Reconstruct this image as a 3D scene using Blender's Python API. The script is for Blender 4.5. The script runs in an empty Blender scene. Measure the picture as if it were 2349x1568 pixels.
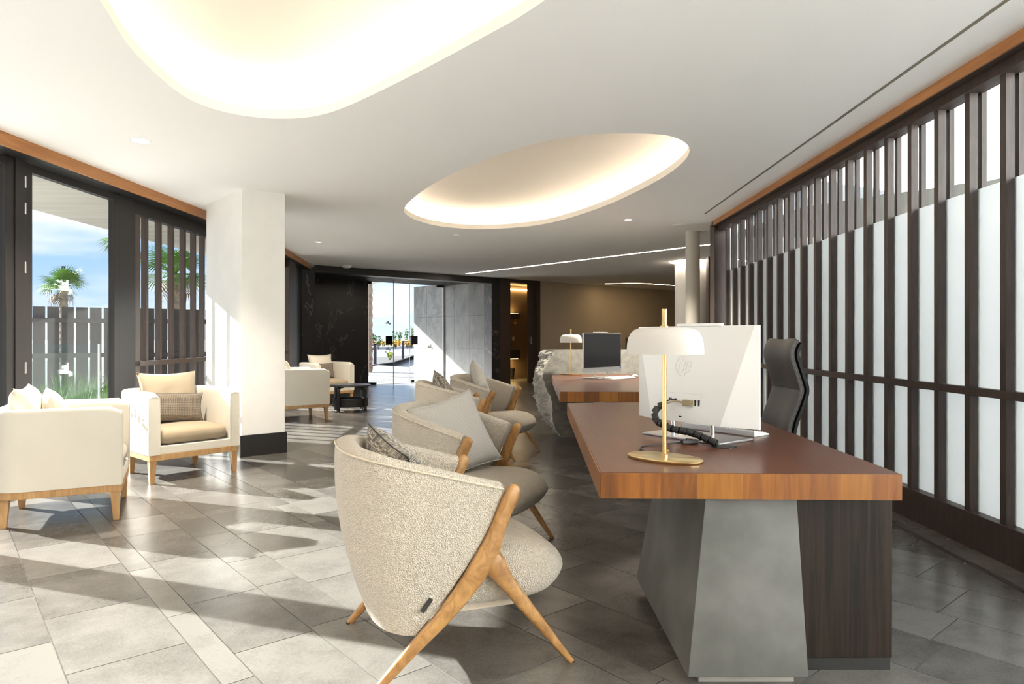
import bpy, bmesh, math, random
from mathutils import Vector, Matrix, noise
from mathutils.geometry import tessellate_polygon
R = math.radians
rnd = random.Random(7)
sc = bpy.context.scene
col = sc.collection

# ------------------------------------------------------------------ camera, light, exposure
FP, CX, HV = 1566.0, 1174.5, 774.0      # focal length in px, principal column, horizon row (2349x1568 frame)
H, ZC, ZD = 1.20, 2.705, 0.725          # eye height, ceiling height, desk-top height
cam = bpy.data.objects.new('camera', bpy.data.cameras.new('camera'))
col.objects.link(cam)
cam.location = (0, 0, H); cam.rotation_euler = (R(90), 0, 0)
cam.data.sensor_width = 36.0; cam.data.lens = 36.0*FP/2349.0
cam.data.shift_y = -(784.0-HV)/2349.0
cam.data.clip_start = 0.02; cam.data.clip_end = 600
sc.camera = cam
sc.view_settings.view_transform = 'Standard'
sc.view_settings.look = 'None'
sc.view_settings.gamma = 1.0
sc.view_settings.use_curve_mapping = False
sc.view_settings.exposure = 2.36
sc.cycles.diffuse_bounces = 7; sc.cycles.max_bounces = 16; sc.cycles.transparent_max_bounces = 24
sc.cycles.sample_clamp_indirect = 12.0

SUN_DIR = Vector((0.93, -0.33, -0.46)).normalized()
sun = bpy.data.lights.new('sun', 'SUN'); sun.energy = 7.2; sun.angle = R(0.6); sun.color = (1.0, 0.975, 0.94)
so = bpy.data.objects.new('sun', sun); col.objects.link(so)
so.rotation_euler = SUN_DIR.to_track_quat('-Z', 'Y').to_euler(); so.location = (-12, 6, 9)

def make_world():
    w = bpy.data.worlds.new('sky'); sc.world = w; w.use_nodes = True
    nt = w.node_tree; n = nt.nodes; l = nt.links; n.clear()
    out = n.new('ShaderNodeOutputWorld'); bg = n.new('ShaderNodeBackground')
    tc = n.new('ShaderNodeTexCoord'); sep = n.new('ShaderNodeSeparateXYZ')
    l.new(tc.outputs['Generated'], sep.inputs[0])
    ramp = n.new('ShaderNodeValToRGB'); e = ramp.color_ramp.elements
    e[0].position = 0.0; e[0].color = (0.62, 0.76, 0.93, 1)
    e[1].position = 0.6; e[1].color = (0.16, 0.36, 0.78, 1)
    x = e.new(0.13); x.color = (0.30, 0.54, 0.92, 1)
    l.new(sep.outputs['Z'], ramp.inputs[0])
    mp = n.new('ShaderNodeMapping'); mp.inputs['Scale'].default_value = (1.6, 1.6, 10.0)
    l.new(tc.outputs['Generated'], mp.inputs[0])
    nz = n.new('ShaderNodeTexNoise'); nz.inputs['Scale'].default_value = 1.5; nz.inputs['Detail'].default_value = 6
    nz.inputs['Roughness'].default_value = 0.55
    l.new(mp.outputs[0], nz.inputs['Vector'])
    cr = n.new('ShaderNodeValToRGB'); c = cr.color_ramp.elements
    c[0].position = 0.42; c[0].color = (0, 0, 0, 1); c[1].position = 0.66; c[1].color = (1, 1, 1, 1)
    l.new(nz.outputs['Fac'], cr.inputs[0])
    mx = n.new('ShaderNodeMixRGB'); mx.inputs[2].default_value = (0.97, 0.97, 0.96, 1)
    l.new(cr.outputs[0], mx.inputs[0]); l.new(ramp.outputs[0], mx.inputs[1])
    l.new(mx.outputs[0], bg.inputs[0]); bg.inputs[1].default_value = 0.315
    l.new(bg.outputs[0], out.inputs[0])
make_world()

# ------------------------------------------------------------------ pixel -> place helpers
def Ft(u, v):  # point on the floor
    y = FP*H/(v-HV); return ((u-CX)/FP*y, y)
def Ct(u, v):  # point on the ceiling
    y = FP*(ZC-H)/(HV-v); return ((u-CX)/FP*y, y)
def Dt(u, v):  # point on a desk top
    y = FP*(H-ZD)/(v-HV); return ((u-CX)/FP*y, y)
def xat(u, y): return (u-CX)/FP*y

# ------------------------------------------------------------------ materials
MATS = {}
def new_mat(name):
    m = bpy.data.materials.new(name); m.use_nodes = True
    MATS[name] = m
    return m, m.node_tree.nodes, m.node_tree.links, m.node_tree.nodes['Principled BSDF']
def setp(b, **k):
    names = dict(base='Base Color', rough='Roughness', metal='Metallic', spec='Specular IOR Level', coat='Coat Weight', sheen='Sheen Weight', trans='Transmission Weight', alpha='Alpha')
    for a, v in k.items():
        i = b.inputs[names[a]]
        i.default_value = (*v, 1) if a == 'base' else v
def mat(name, base, rough=0.5, metal=0.0, spec=0.5, var=0.0, vscale=8.0, bump=0.0, bscale=60.0, btype='noise', stretch=None, coat=0.0, sheen=0.0, var_col=None, detail=4):
    m, n, l, b = new_mat(name)
    setp(b, base=base, rough=rough, metal=metal, spec=spec, coat=coat, sheen=sheen)
    if var > 0 or bump > 0:
        tc = n.new('ShaderNodeTexCoord'); mp = n.new('ShaderNodeMapping')
        l.new(tc.outputs['Object'], mp.inputs[0])
        if stretch: mp.inputs['Scale'].default_value = stretch
    if var > 0:
        nz = n.new('ShaderNodeTexNoise'); nz.inputs['Scale'].default_value = vscale; nz.inputs['Detail'].default_value = detail
        l.new(mp.outputs[0], nz.inputs['Vector'])
        r = n.new('ShaderNodeValToRGB'); e = r.color_ramp.elements
        c2 = var_col or tuple(min(1, c*(1+var)) for c in base)
        c1 = tuple(c*(1-var) for c in base)
        e[0].position = 0.32; e[0].color = (*c1, 1); e[1].position = 0.68; e[1].color = (*c2, 1)
        l.new(nz.outputs['Fac'], r.inputs[0]); l.new(r.outputs[0], b.inputs['Base Color'])
    if bump > 0:
        if btype == 'voronoi':
            t = n.new('ShaderNodeTexVoronoi'); t.inputs['Scale'].default_value = bscale; o = t.outputs['Distance']
        else:
            t = n.new('ShaderNodeTexNoise'); t.inputs['Scale'].default_value = bscale; t.inputs['Detail'].default_value = 5; o = t.outputs['Fac']
        l.new(mp.outputs[0], t.inputs['Vector'])
        bp = n.new('ShaderNodeBump'); bp.inputs['Strength'].default_value = bump; bp.inputs['Distance'].default_value = 0.01
        l.new(o, bp.inputs['Height']); l.new(bp.outputs[0], b.inputs['Normal'])
    return m
def glass(name, tint=(0.97, 0.99, 0.985), refl=1.0):
    m, n, l, b = new_mat(name); n.remove(b)
    out = n['Material Output']
    tr = n.new('ShaderNodeBsdfTransparent'); tr.inputs[0].default_value = (*tint, 1)
    gl = n.new('ShaderNodeBsdfGlossy'); gl.inputs['Roughness'].default_value = 0.01
    lwt = n.new('ShaderNodeLayerWeight'); lwt.inputs['Blend'].default_value = 0.5
    pw = n.new('ShaderNodeMath'); pw.operation = 'POWER'; pw.inputs[1].default_value = 5.0; l.new(lwt.outputs['Facing'], pw.inputs[0])
    ml = n.new('ShaderNodeMath'); ml.operation = 'MULTIPLY_ADD'; ml.inputs[1].default_value = 0.55*refl; ml.inputs[2].default_value = 0.03*refl
    l.new(pw.outputs[0], ml.inputs[0])
    mx = n.new('ShaderNodeMixShader')
    l.new(ml.outputs[0], mx.inputs[0]); l.new(tr.outputs[0], mx.inputs[1]); l.new(gl.outputs[0], mx.inputs[2]); l.new(mx.outputs[0], out.inputs[0])
    return m
def emit(name, c, s):
    m, n, l, b = new_mat(name)
    b.inputs['Emission Color'].default_value = (*c, 1); b.inputs['Emission Strength'].default_value = s
    setp(b, base=(0.8, 0.8, 0.8))
    return m
def frosted(name):
    m, n, l, b = new_mat(name); n.remove(b); out = n['Material Output']
    t = n.new('ShaderNodeBsdfTranslucent'); t.inputs[0].default_value = (0.50, 0.53, 0.545, 1)
    d = n.new('ShaderNodeBsdfDiffuse'); d.inputs[0].default_value = (0.72, 0.75, 0.76, 1)
    g = n.new('ShaderNodeBsdfGlossy'); g.inputs['Roughness'].default_value = 0.12
    m1 = n.new('ShaderNodeMixShader'); m1.inputs[0].default_value = 0.62
    l.new(t.outputs[0], m1.inputs[1]); l.new(d.outputs[0], m1.inputs[2])
    lwt = n.new('ShaderNodeLayerWeight'); pw = n.new('ShaderNodeMath'); pw.operation = 'POWER'; pw.inputs[1].default_value = 4.0; l.new(lwt.outputs['Facing'], pw.inputs[0])
    fr = n.new('ShaderNodeMath'); fr.operation = 'MULTIPLY_ADD'; fr.inputs[1].default_value = 0.35; fr.inputs[2].default_value = 0.03; l.new(pw.outputs[0], fr.inputs[0])
    m2 = n.new('ShaderNodeMixShader'); l.new(fr.outputs[0], m2.inputs[0]); l.new(m1.outputs[0], m2.inputs[1]); l.new(g.outputs[0], m2.inputs[2])
    l.new(m2.outputs[0], out.inputs[0])
    return m
def tile_mat(name, c_lo, c_hi, rough):
    m, n, l, b = new_mat(name)
    tc = n.new('ShaderNodeTexCoord'); oi = n.new('ShaderNodeObjectInfo'); ge = n.new('ShaderNodeNewGeometry')
    ad = n.new('ShaderNodeMath'); ad.operation = 'ADD'; l.new(oi.outputs['Random'], ad.inputs[0]); l.new(ge.outputs['Random Per Island'], ad.inputs[1])
    fr = n.new('ShaderNodeMath'); fr.operation = 'FRACT'; l.new(ad.outputs[0], fr.inputs[0])
    mp = n.new('ShaderNodeMapping'); l.new(ge.outputs['Position'], mp.inputs[0])
    cb = n.new('ShaderNodeCombineXYZ'); mu = n.new('ShaderNodeMath'); mu.operation = 'MULTIPLY'; mu.inputs[1].default_value = 37.0
    l.new(fr.outputs[0], mu.inputs[0]); l.new(mu.outputs[0], cb.inputs[2]); l.new(cb.outputs[0], mp.inputs['Location'])
    nz = n.new('ShaderNodeTexNoise'); nz.inputs['Scale'].default_value = 4.5; nz.inputs['Detail'].default_value = 6; nz.inputs['Roughness'].default_value = 0.6; nz.inputs['Distortion'].default_value = 0.25
    l.new(mp.outputs[0], nz.inputs['Vector'])
    fi = n.new('ShaderNodeTexNoise'); fi.inputs['Scale'].default_value = 110; fi.inputs['Detail'].default_value = 3
    l.new(mp.outputs[0], fi.inputs['Vector'])
    a1 = n.new('ShaderNodeMath'); a1.operation = 'MULTIPLY_ADD'; a1.inputs[1].default_value = 0.42; l.new(fr.outputs[0], a1.inputs[0])
    s1 = n.new('ShaderNodeMath'); s1.operation = 'MULTIPLY'; s1.inputs[1].default_value = 0.80; l.new(nz.outputs['Fac'], s1.inputs[0]); l.new(s1.outputs[0], a1.inputs[2])
    a2 = n.new('ShaderNodeMath'); a2.operation = 'MULTIPLY_ADD'; a2.inputs[1].default_value = 0.40; l.new(fi.outputs['Fac'], a2.inputs[0]); l.new(a1.outputs[0], a2.inputs[2])
    r = n.new('ShaderNodeValToRGB'); e = r.color_ramp.elements
    e[0].position = 0.45; e[0].color = (*c_lo, 1); e[1].position = 1.0; e[1].color = (*c_hi, 1)
    l.new(a2.outputs[0], r.inputs[0]); l.new(r.outputs[0], b.inputs['Base Color'])
    b.inputs['Roughness'].default_value = rough+0.08
    bp = n.new('ShaderNodeBump'); bp.inputs['Strength'].default_value = 0.06; bp.inputs['Distance'].default_value = 0.01
    l.new(nz.outputs['Fac'], bp.inputs['Height']); l.new(bp.outputs[0], b.inputs['Normal'])
    b.inputs['Specular IOR Level'].default_value = 0.5
    return m
def wood(name, c1, c2, rough=0.4, scale=(14, 14, 1.2), coat=0.0, bump=0.05, contrast=(0.3, 0.7)):
    m, n, l, b = new_mat(name)
    tc = n.new('ShaderNodeTexCoord'); mp = n.new('ShaderNodeMapping'); mp.inputs['Scale'].default_value = scale
    l.new(tc.outputs['Object'], mp.inputs[0])
    nz = n.new('ShaderNodeTexNoise'); nz.inputs['Scale'].default_value = 2.2; nz.inputs['Detail'].default_value = 7; nz.inputs['Roughness'].default_value = 0.6; nz.inputs['Distortion'].default_value = 1.2
    l.new(mp.outputs[0], nz.inputs['Vector'])
    r = n.new('ShaderNodeValToRGB'); e = r.color_ramp.elements
    e[0].position = contrast[0]; e[0].color = (*c1, 1); e[1].position = contrast[1]; e[1].color = (*c2, 1)
    l.new(nz.outputs['Fac'], r.inputs[0]); l.new(r.outputs[0], b.inputs['Base Color'])
    bp = n.new('ShaderNodeBump'); bp.inputs['Strength'].default_value = bump; bp.inputs['Distance'].default_value = 0.002
    l.new(nz.outputs['Fac'], bp.inputs['Height']); l.new(bp.outputs[0], b.inputs['Normal'])
    setp(b, rough=rough, coat=coat)
    return m
def marble(name, base, vein, rough, vs=1.3, thin=0.012, cloud=0.0):
    m, n, l, b = new_mat(name)
    tc = n.new('ShaderNodeTexCoord'); mp = n.new('ShaderNodeMapping'); mp.inputs['Scale'].default_value = (1, 1, 0.55)
    l.new(tc.outputs['Object'], mp.inputs[0])
    nz = n.new('ShaderNodeTexNoise'); nz.inputs['Scale'].default_value = vs; nz.inputs['Detail'].default_value = 9; nz.inputs['Roughness'].default_value = 0.62; nz.inputs['Distortion'].default_value = 1.0
    l.new(mp.outputs[0], nz.inputs['Vector'])
    sb = n.new('ShaderNodeMath'); sb.operation = 'SUBTRACT'; sb.inputs[1].default_value = 0.5; l.new(nz.outputs['Fac'], sb.inputs[0])
    ab = n.new('ShaderNodeMath'); ab.operation = 'ABSOLUTE'; l.new(sb.outputs[0], ab.inputs[0])
    r = n.new('ShaderNodeValToRGB'); e = r.color_ramp.elements
    e[0].position = 0.0; e[0].color = (*vein, 1); e[1].position = thin; e[1].color = (*base, 1)
    l.new(ab.outputs[0], r.inputs[0])
    n2 = n.new('ShaderNodeTexNoise'); n2.inputs['Scale'].default_value = 2.0; n2.inputs['Detail'].default_value = 7
    l.new(mp.outputs[0], n2.inputs['Vector'])
    r2 = n.new('ShaderNodeValToRGB'); f = r2.color_ramp.elements
    f[0].position = 0.35; f[0].color = (1-cloud, 1-cloud, 1-cloud, 1); f[1].position = 0.68; f[1].color = (1+cloud, 1+cloud, 1+cloud, 1)
    l.new(n2.outputs['Fac'], r2.inputs[0])
    mx = n.new('ShaderNodeMixRGB'); mx.blend_type = 'MULTIPLY'; mx.inputs[0].default_value = 1.0
    l.new(r.outputs[0], mx.inputs[1]); l.new(r2.outputs[0], mx.inputs[2]); l.new(mx.outputs[0], b.inputs['Base Color'])
    setp(b, rough=rough)
    return m
def pattern_fabric(name, base, line, scale, kind):
    m, n, l, b = new_mat(name)
    tc = n.new('ShaderNodeTexCoord'); mp = n.new('ShaderNodeMapping'); mp.inputs['Scale'].default_value = (scale, scale, scale)
    l.new(tc.outputs['UV'], mp.inputs[0])
    if kind == 'key':
        # nested squares on a diagonal lattice
        mp.inputs['Rotation'].default_value = (0, 0, R(0))
        vo = n.new('ShaderNodeTexVoronoi'); vo.distance = 'CHEBYCHEV'; vo.inputs['Scale'].default_value = 1.0; vo.inputs['Randomness'].default_value = 0.35
        l.new(mp.outputs[0], vo.inputs['Vector'])
        mu = n.new('ShaderNodeMath'); mu.operation = 'MULTIPLY'; mu.inputs[1].default_value = 26.0; l.new(vo.outputs['Distance'], mu.inputs[0])
        si = n.new('ShaderNodeMath'); si.operation = 'SINE'; l.new(mu.outputs[0], si.inputs[0]); o = si.outputs[0]; pos = (0.30, 0.42)
        mr = n.new('ShaderNodeMapRange'); mr.inputs['From Min'].default_value = -1; l.new(o, mr.inputs[0]); o = mr.outputs[0]
    elif kind == 'fret':
        mp.inputs['Rotation'].default_value = (0, 0, R(45))
        br = n.new('ShaderNodeTexBrick'); br.inputs['Scale'].default_value = 1.0; br.inputs['Mortar Size'].default_value = 0.06
        br.inputs['Color1'].default_value = (0, 0, 0, 1); br.inputs['Color2'].default_value = (0, 0, 0, 1); br.inputs['Mortar'].default_value = (1, 1, 1, 1)
        l.new(mp.outputs[0], br.inputs['Vector']); o = br.outputs['Fac']; pos = (0.4, 0.6)
    else:
        vo = n.new('ShaderNodeTexVoronoi'); vo.feature = 'DISTANCE_TO_EDGE'; vo.inputs['Scale'].default_value = 1.0; vo.inputs['Randomness'].default_value = 0.25
        l.new(mp.outputs[0], vo.inputs['Vector']); o = vo.outputs['Distance']; pos = (0.06, 0.12)
    r = n.new('ShaderNodeValToRGB'); e = r.color_ramp.elements
    c0, c1 = (line, base) if kind in ('tri', 'key') else (base, line)
    e[0].position = pos[0]; e[0].color = (*c0, 1); e[1].position = pos[1]; e[1].color = (*c1, 1)
    l.new(o, r.inputs[0]); l.new(r.outputs[0], b.inputs['Base Color'])
    nz = n.new('ShaderNodeTexNoise'); nz.inputs['Scale'].default_value = 260; l.new(tc.outputs['Object'], nz.inputs['Vector'])
    bp = n.new('ShaderNodeBump'); bp.inputs['Strength'].default_value = 0.25; bp.inputs['Distance'].default_value = 0.003
    l.new(nz.outputs['Fac'], bp.inputs['Height']); l.new(bp.outputs[0], b.inputs['Normal'])
    setp(b, rough=0.75, sheen=0.2)
    return m

M = MATS
mat('plaster', (0.93, 0.925, 0.91), 0.75, bump=0.03, bscale=40)
mat('plaster_column', (0.80, 0.785, 0.75), 0.7, var=0.03, vscale=3, bump=0.06, bscale=30)
mat('recess_white', (0.90, 0.86, 0.79), 0.7)
mat('grout', (0.50, 0.48, 0.44), 0.8)
tile_mat('floor_stone', (0.060, 0.055, 0.049), (0.165, 0.156, 0.142), 0.17)
tile_mat('paving_stone', (0.12, 0.118, 0.112), (0.22, 0.215, 0.205), 0.5)
wood('dark_wood', (0.036, 0.023, 0.018), (0.072, 0.048, 0.038), 0.45, (20, 20, 1.5))
mat('dark_metal', (0.020, 0.018, 0.018), 0.45, spec=0.3)
wood('trim_wood', (0.34, 0.13, 0.035), (0.50, 0.22, 0.07), 0.45, (3, 0.6, 8))
wood('desk_top_wood', (0.092, 0.030, 0.014), (0.160, 0.057, 0.028), 0.28, (16, 1.2, 3), coat=0.0, bump=0.03, contrast=(0.25, 0.75))
MATS['desk_top_wood'].node_tree.nodes['Principled BSDF'].inputs['Specular IOR Level'].default_value = 0.28
wood('edge_dark', (0.10, 0.033, 0.006), (0.24, 0.082, 0.013), 0.34, (11, 3, 1.2))
wood('edge_gold', (0.25, 0.092, 0.011), (0.37, 0.150, 0.022), 0.34, (14, 3, 1.0))
wood('edge_mid', (0.17, 0.054, 0.009), (0.34, 0.122, 0.019), 0.34, (13, 3, 0.9))
wood('panel_wood', (0.012, 0.008, 0.006), (0.046, 0.029, 0.019), 0.45, (22, 22, 0.55), contrast=(0.40, 0.78))
MATS['panel_wood'].node_tree.nodes['Principled BSDF'].inputs['Specular IOR Level'].default_value = 0.25
mat('concrete', (0.115, 0.113, 0.104), 0.42, var=0.28, vscale=5, bump=0.05, bscale=20, detail=9)
mat('concrete_pale', (0.40, 0.375, 0.34), 0.5, var=0.18, vscale=2.2, detail=9, stretch=(1, 1, 0.4))
mat('boucle', (0.65, 0.575, 0.47), 0.95, var=0.10, vscale=150, bump=0.9, bscale=230, btype='voronoi', sheen=0.3, spec=0.2)
mat('boucle_seam', (0.62, 0.54, 0.43), 0.95, bump=0.6, bscale=220, spec=0.1)
mat('cream_fabric', (0.66, 0.615, 0.525), 0.8, var=0.02, vscale=3, bump=0.10, bscale=420, sheen=0.2, spec=0.25)
mat('tan_fabric', (0.36, 0.285, 0.19), 0.75, var=0.03, vscale=5, bump=0.12, bscale=420, sheen=0.2, spec=0.25)
mat('cream_pillow', (0.72, 0.655, 0.54), 0.7, var=0.03, vscale=6, bump=0.2, bscale=30, sheen=0.2, spec=0.25)
mat('tan_pillow', (0.37, 0.305, 0.215), 0.7, var=0.03, vscale=6, bump=0.2, bscale=30, sheen=0.2, spec=0.25)
wood('oak', (0.36, 0.195, 0.075), (0.55, 0.33, 0.145), 0.45, (14, 14, 1.6))
wood('chair_wood', (0.24, 0.110, 0.032), (0.47, 0.255, 0.088), 0.38, (9, 30, 7.0), contrast=(0.30, 0.66))
pattern_fabric('pillow_key', (0.085, 0.075, 0.065), (0.36, 0.32, 0.255), 13.0, 'key')
pattern_fabric('pillow_fret', (0.30, 0.278, 0.250), (0.46, 0.435, 0.40), 20.0, 'fret')
pattern_fabric('pillow_tri', (0.10, 0.078, 0.056), (0.27, 0.22, 0.165), 30.0, 'tri')
mat('pillow_grey', (0.46, 0.44, 0.40), 0.65, var=0.1, vscale=14, bump=0.2, bscale=300)
mat('brass', (0.76, 0.585, 0.29), 0.28, metal=1.0)
mat('shade_white', (0.66, 0.635, 0.60), 0.55)
mat('monitor_white', (0.88, 0.89, 0.89), 0.38)
mat('silver', (0.72, 0.72, 0.72), 0.28, metal=0.85)
mat('steel', (0.75, 0.75, 0.74), 0.2, metal=1.0)
mat('screen_glass', (0.028, 0.031, 0.038), 0.22)
mat('black_plastic', (0.022, 0.021, 0.020), 0.4)
mat('port_dark', (0.010, 0.010, 0.012), 0.5)
mat('emboss_grey', (0.62, 0.62, 0.61), 0.5)
mat('cable_tan', (0.34, 0.27, 0.16), 0.5)
mat('blue_sticker', (0.02, 0.14, 0.55), 0.4)
mat('leather', (0.095, 0.090, 0.087), 0.36, var=0.08, vscale=9, bump=0.08, bscale=260)
mat('leather_edge', (0.02, 0.019, 0.019), 0.45)
mat('stitch_pale', (0.36, 0.34, 0.32), 0.5)
mat('black_table', (0.016, 0.016, 0.017), 0.32)
mat('stone_cut', (0.135, 0.133, 0.118), 0.8, var=0.25, vscale=12, bump=0.5, bscale=60, detail=9)
mat('stone_rough', (0.40, 0.39, 0.355), 0.9, var=0.22, vscale=9, bump=1.0, bscale=45, detail=9)
marble('black_marble', (0.026, 0.0255, 0.030), (0.20, 0.19, 0.19), 0.30, 0.9, 0.006)
marble('grey_marble', (0.215, 0.21, 0.207), (0.10, 0.095, 0.09), 0.28, 1.0, 0.010, cloud=0.38)
mat('black_metal', (0.02, 0.02, 0.021), 0.4)
mat('beige_wall', (0.50, 0.435, 0.345), 0.75, var=0.05, vscale=60, bump=0.05, bscale=200)
mat('grey_column', (0.55, 0.53, 0.47), 0.5)
mat('white_plastic', (0.85, 0.85, 0.83), 0.4)
mat('slot_dark', (0.22, 0.20, 0.15), 0.6)
mat('overhang', (0.40, 0.38, 0.33), 0.8, var=0.10, vscale=2.0, stretch=(0.4, 3, 1), detail=8)
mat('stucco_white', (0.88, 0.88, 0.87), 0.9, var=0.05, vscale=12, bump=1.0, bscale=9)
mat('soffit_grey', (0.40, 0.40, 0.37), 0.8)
mat('fence_plank', (0.085, 0.075, 0.072), 0.6, var=0.12, vscale=6, stretch=(8, 8, 1))
mat('terrace', (0.78, 0.76, 0.72), 0.7, var=0.06, vscale=4)
mat('terrace_deck', (0.56, 0.545, 0.52), 0.7, var=0.06, vscale=4)
mat('ground', (0.50, 0.47, 0.41), 0.9, var=0.1, vscale=0.6)
mat('asphalt', (0.12, 0.124, 0.134), 0.85, var=0.1, vscale=30)
mat('gravel', (0.07, 0.068, 0.066), 0.9, var=0.4, vscale=60, bump=0.8, bscale=60)
mat('kerb', (0.66, 0.65, 0.62), 0.8)
mat('palm_green', (0.14, 0.26, 0.035), 0.5, var=0.3, vscale=3)
mat('palm_dry', (0.17, 0.12, 0.07), 0.8)
mat('palm_trunk', (0.30, 0.235, 0.17), 0.9, var=0.3, vscale=9, bump=1.0, bscale=14)
mat('grass_green', (0.16, 0.29, 0.07), 0.6, var=0.3, vscale=5)
mat('leaf_green', (0.075, 0.16, 0.05), 0.55, var=0.3, vscale=20)
mat('leaf_lime', (0.36, 0.44, 0.05), 0.55, var=0.3, vscale=20)
mat('flower_yellow', (0.80, 0.42, 0.02), 0.6, var=0.2, vscale=20)
mat('bougainvillea', (0.42, 0.10, 0.13), 0.7, var=0.4, vscale=12)
mat('bollard', (0.035, 0.037, 0.055), 0.45)
mat('pergola_slat', (0.62, 0.57, 0.50), 0.6)
mat('room_brown', (0.17, 0.115, 0.075), 0.6)
mat('film_white', (0.86, 0.87, 0.86), 0.6)
mat('hinge_metal', (0.55, 0.53, 0.49), 0.3, metal=1.0)
glass('clear_glass')
glass('door_glass', (0.74, 0.765, 0.76))
glass('balustrade_glass', (0.80, 0.88, 0.86), 1.2)
mat('glass_edge', (0.12, 0.42, 0.40), 0.15)
mat('glass_edge_pale', (0.75, 0.85, 0.83), 0.2)
frosted('frosted_glass')
emit('led_warm', (1.0, 0.87, 0.74), 2.1)
emit('led_line', (1.0, 0.84, 0.66), 9.0)
emit('led_line_warm', (1.0, 0.70, 0.36), 8.0)
emit('downlight_glow', (1.0, 0.88, 0.70), 1.6)
emit('sconce_glow', (1.0, 0.66, 0.24), 5.0)

# ------------------------------------------------------------------ mesh builder
class MB:
    def __init__(s): s.v = []; s.f = []; s.uv = None
    def add(s, vs, fs):
        o = len(s.v); s.v += [tuple(p) for p in vs]; s.f += [tuple(i+o for i in f) for f in fs]; return s
    def box(s, x0, y0, z0, x1, y1, z1):
        return s.add([(x0,y0,z0),(x1,y0,z0),(x1,y1,z0),(x0,y1,z0),(x0,y0,z1),(x1,y0,z1),(x1,y1,z1),(x0,y1,z1)],
                     [(0,3,2,1),(4,5,6,7),(0,1,5,4),(1,2,6,5),(2,3,7,6),(3,0,4,7)])
    def prism(s, poly, z0, z1):
        n = len(poly)
        return s.add([(x,y,z0) for x,y in poly]+[(x,y,z1) for x,y in poly],
                     [tuple(range(n))[::-1], tuple(range(n,2*n))]+[(i,(i+1)%n,(i+1)%n+n,i+n) for i in range(n)])
    def hull8(s, b, t):  # two quads (bottom, top)
        return s.add(list(b)+list(t), [(3,2,1,0),(4,5,6,7),(0,1,5,4),(1,2,6,5),(2,3,7,6),(3,0,4,7)])
    def seg(s, p, q, wid, z0, z1):  # wall strip between two plan points, thickness wid to the left of p->q
        d = Vector((q[0]-p[0], q[1]-p[1])).normalized(); n = Vector((-d.y, d.x))*wid
        return s.hull8([(p[0],p[1],z0),(q[0],q[1],z0),(q[0]+n.x,q[1]+n.y,z0),(p[0]+n.x,p[1]+n.y,z0)],
                       [(p[0],p[1],z1),(q[0],q[1],z1),(q[0]+n.x,q[1]+n.y,z1),(p[0]+n.x,p[1]+n.y,z1)])
    def grid(s, rows, closed_u=False, closed_v=False, caps=False):
        nu, nv = len(rows), len(rows[0]); vs = [p for r in rows for p in r]; fs = []
        for i in range(nu if closed_u else nu-1):
            for j in range(nv if closed_v else nv-1):
                a, b = i, (i+1) % nu; c, d = j, (j+1) % nv
                fs.append((a*nv+c, b*nv+c, b*nv+d, a*nv+d))
        if caps: fs += [tuple(range(nv)), tuple(range((nu-1)*nv, nu*nv))[::-1]]
        return s.add(vs, fs)
    def tube(s, path, rad, n=10, flat=None):
        P = [Vector(p) for p in path]; m = len(P); rad = rad if hasattr(rad, '__len__') else [rad]*m
        rows = []; up = Vector((0,0,1)); prev = None
        for i in range(m):
            t = (P[min(i+1,m-1)]-P[max(i-1,0)]).normalized()
            if prev is None:
                a = up.cross(t)
                if a.length < 1e-3: a = Vector((1,0,0)).cross(t)
                a.normalize()
            else:
                a = (prev - t*prev.dot(t)).normalized()
            b = t.cross(a); prev = a
            rows.append([P[i]+(a*math.cos(k*2*math.pi/n)+b*math.sin(k*2*math.pi/n))*rad[i] for k in range(n)])
        return s.grid(rows, closed_v=True, caps=True)
    def ribbon(s, path, wid, thick, n=14):
        # path of (x, y, z) in a plane y=const; width in the plane, thickness along y; superellipse section
        P = [Vector(p) for p in path]; m = len(P); rows = []
        for i in range(m):
            t = (P[min(i+1,m-1)]-P[max(i-1,0)]).normalized(); a = Vector((0,1,0)); b = t.cross(a).normalized()
            row = []
            for k in range(n):
                c, q = math.cos(k*2*math.pi/n), math.sin(k*2*math.pi/n)
                c = math.copysign(abs(c)**0.72, c); q = math.copysign(abs(q)**0.72, q)
                row.append(P[i]+b*c*wid[i]/2+a*q*thick[i]/2)
            rows.append(row)
        return s.grid(rows, closed_v=True, caps=True)
    def lathe(s, prof, n=32, cx=0, cy=0, sx=1.0, sy=1.0, rot=0.0):
        rows = []
        cr, sr = math.cos(rot), math.sin(rot)
        for r, z in prof:
            row = []
            for k in range(n):
                x = math.cos(k*2*math.pi/n)*r*sx; y = math.sin(k*2*math.pi/n)*r*sy
                row.append((cx+x*cr-y*sr, cy+x*sr+y*cr, z))
            rows.append(row)
        return s.grid(rows, closed_v=True, caps=True)
    def tf(s, fn): s.v = [tuple(fn(Vector(p))) for p in s.v]; return s
    def mesh(s, name, m, angle=40):
        me = bpy.data.meshes.new(name); me.from_pydata(s.v, [], s.f); me.materials.append(m)
        me.polygons.foreach_set('use_smooth', [True]*len(me.polygons))
        bm = bmesh.new(); bm.from_mesh(me); bmesh.ops.recalc_face_normals(bm, faces=bm.faces)
        if s.uv:
            lay = bm.loops.layers.uv.new('UVMap')
            for f in bm.faces:
                for lp in f.loops: lp[lay].uv = s.uv[lp.vert.index]
        bm.to_mesh(me); bm.free()
        me.set_sharp_from_angle(angle=R(angle))
        return me
    def build(s, name, m, parent=None, bevel=0.0, seg=2, angle=40):
        return link(name, s.mesh(name, MATS[m] if isinstance(m, str) else m, angle), parent, bevel, seg)
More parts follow.
